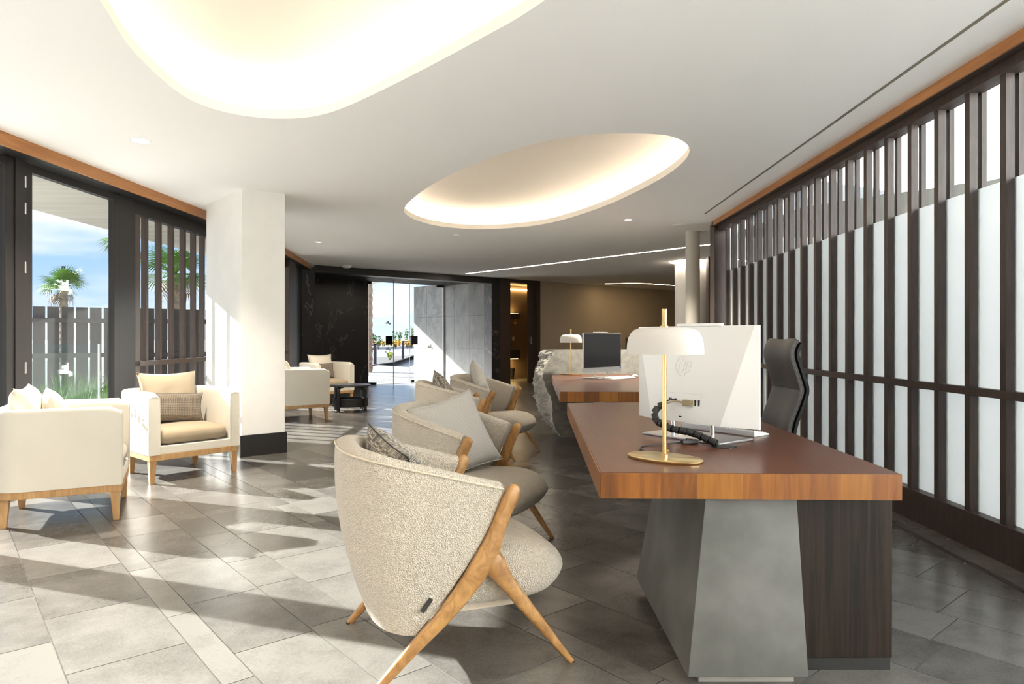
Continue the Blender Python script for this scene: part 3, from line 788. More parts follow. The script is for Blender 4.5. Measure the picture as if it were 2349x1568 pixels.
# side room seen through the timber doorway
sr = sthing('wall_side_room')
t0, t1 = tM+0.40, 8.3
fbox(t0, t1, 1.9, 2.0, 0.0, 2.72).build('back_wall', 'room_brown', sr)
fbox(t1, t1+0.1, 0.15, 2.0, 0.0, 2.72).build('side_wall', 'room_brown', sr)
fbox(t0-0.1, t0, 0.3, 2.0, 0.0, 2.72).build('side_wall', 'room_brown', sr)
fbox(t0-0.1, t1+0.1, 0.12, 2.0, 2.72, 2.8).build('room_ceiling', 'dark_wood', sr)
fbox(t0, t1, 0.1, 2.0, -0.1, -0.004).build('room_floor', 'floor_stone', sr)
fbox(t0, t1, 1.84, 1.88, 2.60, 2.63).build('cove_led', 'sconce_glow', sr)
tu = lambda u, n: tfar(u, n)
sco = thing('wall_sconce', 'lit wall sconce with brass bracket in the brown side room', 'wall lamp', (0,0,0))
tc_ = tu(1178, 1.75)
fbox(tc_-0.18, tc_+0.16, 1.66, 1.84, 1.74, 1.90).build('shade', 'dark_wood', sco)
fbox(tc_-0.15, tc_+0.13, 1.69, 1.81, 1.895, 1.905).build('glow', 'sconce_glow', sco)
fbox(tc_-0.02, tc_+0.09, 1.72, 1.905, 1.60, 1.66).build('bracket', 'brass', sco)
fbox(tc_+0.02, tc_+0.05, 1.72, 1.76, 1.65, 1.75).build('stem', 'brass', sco)
van = thing('vanity_unit', 'black floating vanity shelf on the side room wall', 'vanity')
fbox(t0+0.02, tu(1186,1.6), 1.45, 1.905, 0.60, 0.86).build('body', 'black_metal', van)
fbox(t0+0.02, tu(1186,1.6)-0.05, 1.5, 1.85, 0.585, 0.60).build('under_light', 'sconce_glow', van)
bn = thing('waste_bin', 'small black tapered waste bin under the floating vanity', 'bin', (*far(tu(1172,1.7),1.7), -0.004))
MB().lathe([(0.085,0),(0.12,0.32),(0.112,0.32),(0.08,0.015)], 20).build('body', 'black_plastic', bn)
MB().lathe([(0.122,0.305),(0.126,0.31),(0.126,0.322),(0.118,0.322)], 20).build('rim', 'black_metal', bn)
sp = thing('switch_plate', 'small pale switch plate on the brown side room wall', 'switch')
tsw = tu(1178, 1.88)
fbox(tsw-0.05, tsw+0.05, 1.89, 1.902, 1.10, 1.24).build('plate', 'hinge_metal', sp, 0.002)
fbox(tsw-0.03, tsw+0.03, 1.884, 1.892, 1.13, 1.21).build('rocker', 'white_plastic', sp)
# wing of the room on the right, beyond the screen
wr = sthing('wall_right_wing')
xw = Vector(Ct(1625,588))
MB().prism([(xw.x,xw.y),(xw.x+0.16,xw.y),(xw.x+0.16,xw.y+0.15),(xw.x,xw.y+0.15)], 0, ZC+0.02).build('timber_post', 'dark_wood', wr)
MB().prism([(xw.x+0.16,xw.y+0.04),(6.6,xw.y+0.04),(6.6,xw.y+0.15),(xw.x+0.16,xw.y+0.15)], 0, ZC+0.02).build('timber_panel', 'dark_wood', wr)
MB().prism([(x9+0.12,9.0),(6.7,9.0),(6.7,9.12),(x9+0.12,9.12)], 0, ZC+0.02).build('cross_panel', 'plaster', wr)
MB().prism([(6.6,9.0),(6.75,9.0),(6.75,23.5),(6.6,23.5)], 0, ZC+0.02).build('end_panel', 'beige_wall', wr)
rc = Ct(1589, 531)
rcol = thing('round_column', 'slim round grey column under the ceiling at the screen end', 'column', (rc[0], rc[1], 0))
MB().lathe([(0.10,0.02),(0.10,ZC+0.005)], 36).build('shaft', 'grey_column', rcol)
MB().lathe([(0.112,0.0),(0.112,0.03),(0.10,0.035)], 36).build('base_ring', 'dark_metal', rcol)
wc = (xat(1586,13.4)+0.05, 13.55)
wcol = thing('white_column', 'thick white round column with a lit ring at the ceiling', 'column', (wc[0], wc[1], 0))
MB().lathe([(0.33,0.0),(0.33,ZC+0.005)], 48).build('shaft', 'plaster_column', wcol)
MB().lathe([(0.345,0.0),(0.345,0.1),(0.332,0.1)], 48).build('skirting', 'dark_metal', wcol)
mb = MB(); mb.grid([[(r_*math.cos(k*math.pi/24), r_*math.sin(k*math.pi/24), z) for k in range(48)] for r_, z in ((0.38,ZC-0.004),(0.43,ZC-0.004),(0.43,ZC-0.001),(0.38,ZC-0.001))], True, True)
mb.build('light_ring', 'led_line', wcol)

# ------------------------------------------------------------------ ceiling fittings
def downlight(u, v, label, r=0.045, xy=None):
    x, y = xy or Ct(u, v)
    d = thing('downlight', label, 'downlight', (x, y, ZC), 0, 'recessed ceiling downlights')
    MB().grid([[(q*math.cos(k*math.pi/14), q*math.sin(k*math.pi/14), z) for k in range(28)] for q, z in ((r,0.0),(r+0.012,-0.003),(r+0.012,0.002),(r,0.002))], True, True).build('trim_ring', 'white_plastic', d)
    MB().lathe([(r,-0.0005),(r,0.001)], 24).build('lens', 'downlight_glow', d)
    li = bpy.data.lights.new('downlight_lamp', 'SPOT'); li.energy = 110; li.spot_size = R(120); li.spot_blend = 0.6; li.color = (1.0,0.90,0.76); li.shadow_soft_size = 0.09
    lo_ = bpy.data.objects.new('downlight_lamp', li); col.objects.link(lo_); lo_.parent = d; lo_.location = (0,0,-0.02)
downlight(322,323,'round recessed downlight above the pair of armchairs by the glass door',0.065)
downlight(730,555,'round recessed downlight above the armchairs behind the square column')
downlight(1441,504,'round recessed downlight between the oval recess and the slim round column')
for xx, yy, lab in ((-2.6,1.4,'added fill downlight, out of view, beside the glass doors and the large oval recess'),(-2.4,-1.6,'added fill downlight, out of view, near the rear wall, terrace side'),(1.2,-1.8,'added fill downlight, out of view, near the rear wall, screen side')):
    downlight(0, 0, lab, 0.065, (xx,yy))  # extra downlights added outside the view to brighten the room
def detector(u, v, label, r, h):
    x, y = Ct(u, v)
    d = thing('smoke_detector', label, 'detector', (x, y, ZC))
    MB().lathe([(r,0.001),(r,-h*0.5),(r*0.85,-h*0.8),(r*0.5,-h),(0.005,-h)], 24).build('housing', 'white_plastic', d)
    MB().lathe([(r*1.08,0.001),(r*1.08,-h*0.25),(r,-h*0.3)], 24).build('base', 'white_plastic', d)
detector(795,609,'white smoke detector on the ceiling in front of the entrance beam',0.10,0.05)
detector(1047,537,'tiny white smoke detector beside the far end of the oval recess',0.045,0.03)
detector(1561,516,'flat white disc vent on the ceiling by the slim round column',0.10,0.015)

# ------------------------------------------------------------------ lounge chairs (boucle, wooden frames)
def pillow_mb(w, h, t, pinch=0.10, n=18, wr=0.0, seed=0):
    mb = MB(); uv = []
    def surf(sg):
        rows = []
        for i in range(n+1):
            a = -1+2*i/n; row = []
            for j in range(n+1):
                b = -1+2*j/n
                x = w/2*a*(1-pinch*(1-b*b)*abs(a)); y = h/2*b*(1-pinch*(1-a*a)*abs(b))
                z = sg*t/2*((1-a**4)*(1-b**4))**0.55
                z += wr*noise.noise(Vector((a*2.5+seed,b*2.5,sg)))*(1-a*a)*(1-b*b)
                row.append((x,y,z)); uv.append((a*0.5*w/0.45+0.5,b*0.5*h/0.45+0.5))
            rows.append(row)
        return rows
    mb.grid(surf(1)); mb.grid(surf(-1)); mb.uv = uv
    return mb
def pillow(name, label, m, w, h, t, loc, rot, group=None, pipe=None, seed=0):
    # rot: matrix columns given as (x axis, y axis) in world; pillow plane is x/y
    mb = pillow_mb(w, h, t, wr=0.012, seed=seed)
    me = mb.mesh(name, MATS[m], 80)
    bm = bmesh.new(); bm.from_mesh(me); bmesh.ops.remove_doubles(bm, verts=bm.verts, dist=0.0004); bm.to_mesh(me); bm.free()
    root = thing(name, label, 'pillow', loc, 0, group)
    root.rotation_euler = rot
    link('cover', me, root)
    n = 18; e = []
    def ed(a, b): return (w/2*a*(1-0.10*(1-b*b)*abs(a)), h/2*b*(1-0.10*(1-a*a)*abs(b)), 0)
    for k in range(n): e.append(ed(-1+2*k/n,-1))
    for k in range(n): e.append(ed(1,-1+2*k/n))
    for k in range(n): e.append(ed(1-2*k/n,1))
    for k in range(n+1): e.append(ed(-1,1-2*k/n))
    MB().tube(e, 0.0024, 6).build('piping', 'pillow_grey' if m == 'pillow_fret' else ('leather_edge' if m in ('pillow_key','pillow_tri') else m), root)
    return root
def make_lounge():
    root = thing('lounge_chair', 'x', 'chair', (0,0,0), 0, 'cream boucle lounge chairs along the desks')
    top = [(0,(-0.445,0,0.795)),(0.25,(-0.428,0.165,0.792)),(0.5,(-0.330,0.288,0.772)),(0.75,(-0.120,0.328,0.720)),(1,(0.100,0.322,0.660))]
    bot = [(0,(-0.345,0,0.195)),(0.25,(-0.340,0.125,0.190)),(0.5,(-0.312,0.232,0.186)),(0.75,(-0.265,0.288,0.182)),(1,(-0.215,0.306,0.178))]
    def P(keys, f):
        v = cr(keys, abs(f)); 
        return Vector((v.x, v.y if f >= 0 else -v.y, v.z))
    N = 56; rows = []; seam = []
    for i in range(N+1):
        f = -1+2*i/N
        T, Bt = P(top,f), P(bot,f)
        e = 0.01; T2, T1 = P(top,min(1,f+e)), P(top,max(-1,f-e))
        tg = (T2-T1); nr = Vector((-tg.y,tg.x,0)).normalized()   # outward in plan
        th = 0.070+0.012*(1-abs(f))
        row = []
        for s in [0,0.15,0.3,0.45,0.6,0.75,0.88,0.95,1.0]:
            p = Bt.lerp(T,s)+Vector((0.034*math.sin(math.pi*s)*abs(f)**8,0,0))+nr*0.036*math.sin(math.pi*s)**0.8*(1-0.75*abs(f)**3); row.append(p)
        seam.append(T+nr*0.002+Vector((0,0,0.001)))
        inn = T-nr*th; inb = Bt-nr*th*0.6
        for a, zz in ((0.12,0.012),(0.35,0.020),(0.65,0.019),(0.90,0.008)): row.append(T.lerp(inn,a)+Vector((0,0,zz)))
        for s in [0.97,0.85,0.6,0.3,0.0]:
            row.append(inb.lerp(inn,s)+nr*0.02*math.sin(math.pi*s)+Vector((0.034*math.sin(math.pi*s)*abs(f)**8,0,0)))
        rows.append(row)
    MB().grid(rows, closed_v=True, caps=True).build('back_shell', 'boucle', root, angle=70)
    MB().tube(seam, 0.004, 6).build('seam_piping', 'boucle_seam', root)
    # seat
    nu, nv = 30, 16; rows = []
    for j in range(nv+1):
        ph = -math.pi/2+math.pi*j/nv; row = []
        cz, sz = math.cos(ph), math.sin(ph)
        cz = abs(cz)**0.26; zz = math.copysign(abs(sz)**0.9, sz)
        for i in range(nu):
            a = 2*math.pi*i/nu; c, q = math.cos(a), math.sin(a)
            x = math.copysign(abs(c)**0.5,c)*0.345*cz; y_ = math.copysign(abs(q)**0.5,q)*0.285*cz
            fx = x/0.345
            zb = 0.320+0.100*zz
            if zz > 0: zb += zz*(0.020*fx-0.050*max(0,fx)**3+0.012*(1-fx*fx))
            row.append((0.062+x-0.045*max(0.0,-zz)*fx, y_*(1.0+0.03*fx), zb))
        rows.append(row)
    MB().grid(rows, closed_v=True, caps=True).build('seat', 'boucle', root, angle=80)
    MB().prism(rrect(-0.30,-0.22,0.22,0.22,0.06), 0.205, 0.26).build('seat_base', 'boucle_seam', root)
    for sg in (-1, 1):
        y_ = sg*0.326
        pth = [(0.150,y_,0.672),(0.144,y_,0.663),(0.128,y_,0.636),(0.102,y_,0.583),(0.074,y_,0.520),(0.040,y_,0.440),(-0.020,y_,0.352),(-0.110,y_*0.995,0.248),(-0.215,y_*0.985,0.150),(-0.300,y_*0.97,0.066),(-0.366,y_*0.96,0.0)]
        wd = [0.018,0.044,0.056,0.056,0.058,0.080,0.074,0.058,0.044,0.034,0.024]
        tk = [0.016,0.030,0.038,0.038,0.038,0.040,0.038,0.034,0.030,0.027,0.022]
        k1 = smooth_path(pth, 40); k2 = [cr([(i,(w,0,0)) for i,w in enumerate(wd)], i*10/40).x for i in range(41)]; k3 = [cr([(i,(w,0,0)) for i,w in enumerate(tk)], i*10/40).x for i in range(41)]
        MB().ribbon(k1, k2, k3).build('arm_and_rear_leg', 'chair_wood', root, angle=60)
        pth = [(0.030,y_,0.462),(0.062,y_,0.405),(0.110,y_,0.332),(0.190,y_,0.228),(0.285,y_*0.985,0.108),(0.370,y_*0.97,0.0)]
        wd = [0.030,0.080,0.060,0.048,0.034,0.023]; tk = [0.020,0.038,0.036,0.033,0.028,0.022]
        k1 = smooth_path(pth, 24); k2 = [cr([(i,(w,0,0)) for i,w in enumerate(wd)], i*5/24).x for i in range(25)]; k3 = [cr([(i,(w,0,0)) for i,w in enumerate(tk)], i*5/24).x for i in range(25)]
        MB().ribbon(k1, k2, k3).build('front_leg', 'chair_wood', root, angle=60)
        for fx, fy in ((-0.366,0.96),(0.370,0.97)):
            MB().lathe([(0.011,0.0),(0.0125,0.006)], 12, fx, y_*fy).build('foot_cap', 'black_plastic', root)
    # woven tag by the rear of the near side
    MB().box(-0.006,-0.330,-0.026,0.006,-0.318,0.026).tf(lambda v: Vector((-0.178+v.x*0.8+v.z*0.62, v.y, 0.285+v.z*0.8-v.x*0.6))).build('fabric_tag', 'black_plastic', root)
    return root
def heading(fx, fy): return math.atan2(fy, fx)
ch1 = make_lounge()
lounge = [((-0.235,2.70), 70, 'boucle lounge chair with a dark key-pattern pillow, beside the desk with the white-backed monitor'),
          ((-0.225,3.95), 114, 'boucle lounge chair with a large pale grey pillow, beside the desk with the concrete pedestal'),
          ((-0.425,6.20), 82, 'boucle lounge chair holding a small dark pillow, facing the desk by the boulder'),
          ((-0.180,7.08), 114, 'boucle lounge chair with a plain light grey pillow, next to the desk by the boulder')]
chairs = []
for i, (p, ang, lab) in enumerate(lounge):
    f = (math.sin(R(ang)), math.cos(R(ang)))
    if i == 0:
        ch1.location = (p[0], p[1], 0); ch1.rotation_euler = (0,0,heading(*f)); ch1['label'] = lab; chairs.append(ch1)
    else: chairs.append(dup(ch1, (p[0], p[1], 0), heading(*f), lab))
def chair_pillow(ci, name, label, m, w, h, t, lx, ly, lz, lean, yaw, roll, group, seed):
    c = chairs[ci]; a = c.rotation_euler.z
    x = c.location.x+math.cos(a)*lx-math.sin(a)*ly; y_ = c.location.y+math.sin(a)*lx+math.cos(a)*ly
    M_ = Matrix.Rotation(a+R(yaw),4,'Z') @ Matrix.Rotation(R(-lean),4,'Y') @ Matrix(((0,0,1,0),(1,0,0,0),(0,1,0,0),(0,0,0,1))) @ Matrix.Rotation(R(roll),4,'Z')
    return pillow(name, label, m, w, h, t, (x,y_,lz), M_.to_euler(), group, seed=seed)
chair_pillow(0,'throw_pillow','dark key-pattern throw pillow in the lounge chair nearest the lamp','pillow_key',0.40,0.40,0.15,-0.190,0.065,0.628,22,8,12,'pillows on the lounge chairs',1)
chair_pillow(1,'throw_pillow','large pale grey lattice throw pillow leaning in a lounge chair','pillow_fret',0.47,0.47,0.15,-0.115,-0.02,0.632,26,-34,14,'pillows on the lounge chairs',2)
chair_pillow(2,'throw_pillow','small dark throw pillow in a lounge chair facing the desk by the boulder','pillow_key',0.38,0.38,0.15,-0.175,0.045,0.655,22,5,40,'pillows on the lounge chairs',3)
chair_pillow(3,'throw_pillow','plain light grey throw pillow in the lounge chair closest to the boulder','pillow_grey',0.42,0.42,0.15,-0.155,-0.015,0.690,18,26,38,'pillows on the lounge chairs',4)

# ------------------------------------------------------------------ cream armchairs
def make_armchair():
    root = thing('armchair', 'x', 'armchair', (0,0,0), 0, 'cream tub armchairs on oak plinths')
    path = []
    W2, Db, Df, rr = 0.385, -0.365, 0.365, 0.17
    path.append((Df,-W2)); 
    for k in range(1,8): path.append((Df-(Df-(Db+rr))*k/8,-W2))
    for k in range(9): a = R(270-90*k/8); path.append((Db+rr+rr*math.cos(a),-W2+rr+rr*math.sin(a)))
    for k in range(1,6): path.append((Db,-W2+rr+(2*W2-2*rr)*k/6))
    for k in range(9): a = R(180-90*k/8); path.append((Db+rr+rr*math.cos(a),W2-rr+rr*math.sin(a)))
    for k in range(1,9): path.append((Db+rr+(Df-Db-rr)*k/8,W2))
    rows = []; n = len(path); pipe_o = []; TH = 0.088; Z0, Z1 = 0.235, 0.745
    for i, p in enumerate(path):
        a, b = Vector(path[max(i-1,0)]), Vector(path[min(i+1,n-1)]); t = (b-a).normalized(); nr = Vector((-t.y, t.x))*1.0
        if nr.dot(-Vector(p)) < 0 and False: nr = -nr
        # inward normal
        inn = Vector((0.05,0))-Vector(p)
        if nr.dot(inn) < 0: nr = -nr
        q = Vector(p); row = []
        drop = 0.0
        sect = [(0.0,Z0),(0.0,Z0+0.1),(0.0,Z1-0.2),(0.0,Z1-0.03),(0.004,Z1-0.012),(0.014,Z1-0.002),(0.03,Z1+0.003),(TH-0.03,Z1+0.001),(TH-0.012,Z1-0.006),(TH-0.003,Z1-0.02),(TH,Z1-0.05),(TH,0.40),(TH,0.29),(TH,Z0)]
        for d, z in sect: row.append((q.x+nr.x*d, q.y+nr.y*d, z))
        rows.append(row); pipe_o.append((q.x+nr.x*0.004, q.y+nr.y*0.004, Z1-0.010))
    # rounded front top corner on the arm ends
    def soft(v):
        d = v.x-(Df-0.05)
        if d > 0 and v.z > Z1-0.06: v.z -= 0.035*(d/0.05)**2*((v.z-(Z1-0.06))/0.06)
        return v
    MB().grid(rows, closed_v=True, caps=True).tf(soft).build('tub_body', 'cream_fabric', root, angle=50)
    for sg in (-1,1):
        e = [(Df+0.001,sg*W2,0.24),(Df+0.001,sg*W2,0.5),(Df+0.001,sg*W2,0.68),(Df-0.002,sg*(W2-0.004),0.70),(Df-0.001,sg*(W2-0.03),0.713),(Df-0.001,sg*(W2-TH+0.02),0.711),(Df,sg*(W2-TH+0.003),0.695),(Df+0.001,sg*(W2-TH),0.5),(Df+0.001,sg*(W2-TH),0.30)]
        MB().tube(e, 0.0032, 6).build('arm_piping', 'cream_fabric', root)
    B(-0.30,-W2+TH-0.01,0.235,Df-0.004,W2-TH+0.01,0.305).build('front_apron', 'cream_fabric', root, 0.006)
    # seat cushion
    nu, nv = 36, 14; rows = []
    for j in range(nv+1):
        ph = -math.pi/2+math.pi*j/nv; cz = max(0.0,math.cos(ph))**0.28; s_ = math.sin(ph); zz = math.copysign(abs(s_)**0.62,s_); row = []
        for i in range(nu):
            a = 2*math.pi*i/nu; c, q = math.cos(a), math.sin(a)
            x = math.copysign(abs(c)**0.22,c)*0.318*cz; y_ = math.copysign(abs(q)**0.22,q)*0.293*cz
            row.append((0.045+x, y_, 0.372+0.068*zz+ (0.014*(1-(y_/0.3)**2)*(1-(x/0.32)**2) if zz > 0 else 0)))
        rows.append(row)
    MB().grid(rows, closed_v=True, caps=True).build('seat_cushion', 'tan_fabric', root, angle=70)
    pl = rrect(Db+0.006,-W2+0.006,Df-0.002,W2-0.006,[0.004,rr,rr,0.004])
    MB().prism(pl, 0.188, 0.237).build('plinth', 'oak', root, 0.002)
    for fx, fy in ((0.325,0.345),(0.325,-0.345),(-0.285,0.275),(-0.285,-0.275)):
        a, b = 0.028, 0.017; sx_ = 1 if fx > 0 else -1; sy_ = 1 if fy > 0 else -1
        top_ = [(fx-a,fy-a,0.19),(fx+a,fy-a,0.19),(fx+a,fy+a,0.19),(fx-a,fy+a,0.19)]
        cx_, cy_ = fx+sx_*0.006, fy+sy_*0.006
        bt_ = [(cx_-b,cy_-b,0),(cx_+b,cy_-b,0),(cx_+b,cy_+b,0),(cx_-b,cy_+b,0)]
        MB().hull8(bt_, top_).build('leg', 'oak', root, 0.002)
    return root
arm = [((-3.065,4.68), 64, 'cream armchair beside the glass door with two plump cream cushions against its back'),
       ((-2.975,6.08), 131, 'cream armchair with a tan seat and patterned lumbar pillow in front of the square column'),
       ((-3.185,10.08), 55, 'cream armchair partly hidden behind the square column, side towards the round black table'),
       ((-3.44,12.55), 133, 'cream armchair facing the room in front of the black stone wall, behind the round table')]
arms = []
a0 = make_armchair()
for i, (p, ang, lab) in enumerate(arm):
    f = (math.sin(R(ang)), math.cos(R(ang)))
    if i == 0: a0.location = (p[0],p[1],0); a0.rotation_euler = (0,0,heading(*f)); a0['label'] = lab; arms.append(a0)
    else: arms.append(dup(a0,(p[0],p[1],0),heading(*f),lab))
chairs_saved = chairs
def arm_pillow(ai, name, label, m, w, h, t, lx, ly, lz, lean, yaw, roll, group, seed):
    global chairs
    chairs = arms
    o = chair_pillow(ai, name, label, m, w, h, t, lx, ly, lz, lean, yaw, roll, group, seed)
    chairs = chairs_saved
    return o
G = 'cushions on the cream armchairs'
arm_pillow(0,'back_cushion','plump cream cushion upright against the back of the armchair by the glass door','cream_pillow',0.50,0.46,0.17,-0.185,-0.03,0.655,14,0,0,G,5)
arm_pillow(0,'back_cushion','cream scatter cushion leaning on another cushion in the armchair by the glass door','cream_pillow',0.42,0.42,0.14,-0.022,-0.060,0.640,18,10,5,G,6)
arm_pillow(1,'back_cushion','tan back cushion rising above the armchair in front of the column','tan_pillow',0.52,0.46,0.17,-0.185,0.0,0.665,14,0,0,G,7)
arm_pillow(1,'lumbar_pillow','brown patterned lumbar pillow in front of a tan back cushion','pillow_tri',0.50,0.27,0.13,-0.022,-0.02,0.580,14,-3,-4,G,8)
arm_pillow(2,'back_cushion','cream cushion in the armchair half hidden by the square column','cream_pillow',0.50,0.46,0.17,-0.185,0.0,0.66,14,0,0,G,9)
arm_pillow(3,'back_cushion','cream back cushion on the armchair by the black stone wall','cream_pillow',0.50,0.46,0.17,-0.185,0.03,0.665,14,0,0,G,10)
arm_pillow(3,'lumbar_pillow','taupe patterned pillow resting on the armchair by the black stone wall','pillow_tri',0.42,0.30,0.13,-0.022,-0.02,0.588,14,-8,0,G,11)

# ------------------------------------------------------------------ round black table
tt = thing('round_table', 'low round black side table with a lower tray and bent legs', 'table', (-2.64,11.15,0), R(20))
MB().lathe([(0.305,0.408),(0.325,0.412),(0.330,0.420),(0.330,0.428),(0.322,0.434),(0.005,0.434)], 56).build('table_top', 'black_table', tt)
MB().lathe([(0.285,0.085),(0.285,0.215),(0.272,0.215),(0.272,0.180),(0.005,0.180)], 56).build('tray', 'black_table', tt)
for k in range(4):
    a = R(45+90*k); 
    pth = [(0.20,0,0.400),(0.245,0,0.400),(0.272,0,0.396),(0.290,0,0.380),(0.297,0,0.355),(0.298,0,0.25),(0.298,0,0.12),(0.298,0,0.008)]
    rows = []
    P_ = smooth_path(pth, 24)
    for i in range(25):
        t = (P_[min(i+1,24)]-P_[max(i-1,0)]).normalized(); nr = Vector((-t.z,0,t.x))
        rows.append([P_[i]+nr*0.010+Vector((0,0.026,0)), P_[i]-nr*0.010+Vector((0,0.026,0)), P_[i]-nr*0.010-Vector((0,0.026,0)), P_[i]+nr*0.010-Vector((0,0.026,0))])
    MB().grid(rows, closed_v=True, caps=True).tf(lambda v: Matrix.Rotation(a,3,'Z') @ v).build('leg', 'black_table', tt)
    MB().lathe([(0.012,0.0),(0.012,0.012)], 10, 0.298*math.cos(a), 0.298*math.sin(a)).build('foot', 'steel', tt)

# ------------------------------------------------------------------ desks
def make_desk(NL, NR, FR, FL, label, ped_base, ped_top, cab, ref):
    d = thing('reception_desk', label, 'desk')
    MB().prism([NL,NR,FR,FL], ZD-0.091, ZD).build('desk_top', 'desk_top_wood', d, 0.0015)
    # veneer blocks along the front edge
    nl, nr_ = Vector(NL), Vector(NR); e = (nr_-nl); L = e.length; e.normalize(); nf = Vector((e.y,-e.x))
    cuts = [0,0.06,0.20,0.322,0.475,0.66,0.80,0.90,1.0] ; ms = ['edge_dark','edge_mid','edge_dark','edge_gold','edge_mid','edge_mid','edge_gold','edge_mid']
    for k in range(len(ms)):
        a = nl+e*L*cuts[k]; b = nl+e*L*cuts[k+1]
        MB().prism([tuple(a),tuple(a+nf*0.004),tuple(b+nf*0.004),tuple(b)], ZD-0.0905, ZD-0.0012).build('edge_block', ms[k], d)
    fl = Vector(FL); e2 = (nl-fl); L2 = e2.length; e2.normalize(); n2 = Vector((e2.y,-e2.x))
    for k in range(6):
        a = fl+e2*L2*k/6; b = fl+e2*L2*(k+1)/6
        MB().prism([tuple(a),tuple(a+n2*0.004),tuple(b+n2*0.004),tuple(b)], ZD-0.0905, ZD-0.0012).build('edge_block', ['edge_dark','edge_mid'][k%2], d)
    if ped_base:
        bz, tz = 0.04, ZD-0.092
        bx0,by0,bx1,by1 = ped_base; tx0,ty0,tx1,ty1 = ped_top
        b4 = [(bx0,by0,bz),(bx1,by0,bz),(bx1,by1,bz),(bx0,by1,bz)]; t4 = [(tx0,ty0,tz),(tx1,ty0,tz),(tx1,ty1,tz),(tx0,ty1,tz)]
        MB().hull8(b4, t4).build('concrete_pedestal', 'concrete', d, 0.002)
        B(bx0+0.05,by0+0.05,0.0,bx1-0.03,by1-0.05,0.042).build('pedestal_plinth', 'concrete_pale', d)
    if cab:
        x0,y0,x1,y1 = cab
        B(x0,y0,0.045,x1,y1,ZD-0.092).build('cabinet', 'panel_wood', d, 0.002)
        B(x0,y0+0.006,0.0,x1-0.004,y1-0.01,0.046).build('cabinet_plinth', 'black_plastic', d)
    return d
NL = Dt(1378,1083); NR = (Dt(2068,1087)[0], Dt(2068,1087)[1])
FL = Dt(1302,924)
kx = Vector(Dt(1745,965)); kr = Vector(NR)
frd = (kx-kr).normalized()
FR = tuple(kr+frd*(5.08-kr.y)/frd.y)
xl0, yl0 = xat(1578,FP*(H-0.04)/(1553-HV)), FP*(H-0.04)/(1553-HV)
yb_ = FP*(H-0.04)/(1325-HV)
make_desk(NL, NR, FR, FL, 'reddish wooden reception desk on a tapered concrete pedestal and dark cabinet, carrying the white-backed monitor',
          (xat(1578,yl0), yl0, xat(1855,yl0), yb_), (0.695, 2.45, 1.0215, 3.22), (1.005, 2.463, 1.372, 3.3), None)
NL2 = Dt(1285,898); FL2 = (0.515, 8.918)
make_desk(NL2, (NL2[0]+1.06, NL2[1]-0.03), (1.62, 8.918), FL2, 'wooden reception desk resting against the pale boulder, carrying the dark-screened monitor',
          (0.86,6.3,1.28,7.3), (0.95,6.45,1.25,7.15), (1.2,6.2,1.5,6.9), None)
B(0.74,6.10,ZD-0.125,0.83,6.22,ZD-0.09).build('cable_box', 'white_plastic', [o for o in bpy.data.objects if o.name.startswith('reception_desk')][-1])

# ------------------------------------------------------------------ boulder slab
bo = thing('stone_boulder', 'pale rough-edged boulder slab with a flat cut face holding up a wooden desk', 'stone', (0,0,0))
outl = [(803,1246,1270),(812,1241,1273),(824,1237,1262),(838,1233,1254),(855,1228,1246),(870,1225,1247),(882,1223,1250),(897,1224,1255),(912,1226,1264),(930,1231,1267),(947,1237,1268),(962,1246,1267),(977,1256,1272),(990,1267,1278),(1003,1280,1287)]
def front_y(z): return 8.22+ (9.15-8.22)*min(1,max(0,z/1.04))**0.85
rowsF = []; rowsR = []
NZ = 120
def prof(v, k):
    for a, b in zip(outl, outl[1:]):
        if a[0] <= v <= b[0]: f = (v-a[0])/(b[0]-a[0]); return a[k]+(b[k]-a[k])*f
    return outl[-1][k] if v > outl[-1][0] else outl[0][k]
for i in range(NZ+1):
    z = 1.035*(1-i/NZ)
    yf = front_y(z); v = HV+(H-z)*FP/yf
    ub, ul = prof(v,2), prof(v,1)
    xb = xat(ub,yf); yo = yf+0.42; xo = xat(ul,yo)
    jag = 0.018*noise.noise(Vector((0,z*14,3)))
    row = []
    for k in range(25):
        f = k/24; x = xb+jag+(2.15-xb)*f
        row.append((x, yf+0.006*noise.noise(Vector((x*6,z*6,0))), z))
    rowsF.append(row)
    rr_ = []
    for k in range(41):
        f = k/40
        base = Vector((xb+jag+(xo-xb)*math.sin(f*math.pi/2), yf+(yo-yf)*f, z))
        amp = min(1.0,math.sin(math.pi*f)*1.6)*0.050
        nz_ = noise.ridged_multi_fractal(Vector((base.x*6,base.y*6,z*6)), 0.7, 2.2, 6, 0.9, 2.0)-1.0+0.55*noise.noise(Vector((base.y*22,z*22,4)))+0.35*noise.noise(Vector((base.y*60,z*60,9)))
        base.x += amp*nz_; base.y += amp*0.5*nz_
        pit = noise.noise(Vector((base.y*9+4,z*9,2)))
        if pit > 0.35 and 0.1 < f < 0.9: base.x += 0.09*(pit-0.35)
        rr_.append(tuple(base))
    # back face
    rr_ += [(xo+0.4, yo+0.35, z), (2.2, yo+0.4, z)]
    rowsR.append(rr_)
MB().grid(rowsF).build('cut_face', 'stone_cut', bo, angle=60)
MB().grid(rowsR).build('rough_face', 'stone_rough', bo, angle=48)
tp = rowsF[0]+[(2.2,rowsR[0][-1][1],1.035)]+rowsR[0][::-1][:-1]
MB().add([(p[0],p[1],p[2]) for p in tp], [tuple(range(len(tp)))]).build('top_face', 'stone_cut', bo)
MB().add([rowsF[0][-1],(2.2,rowsR[0][-1][1],1.035),(2.2,rowsR[-1][-1][1],0),rowsF[-1][-1]],[(0,1,2,3)]).build('end_face', 'stone_rough', bo)

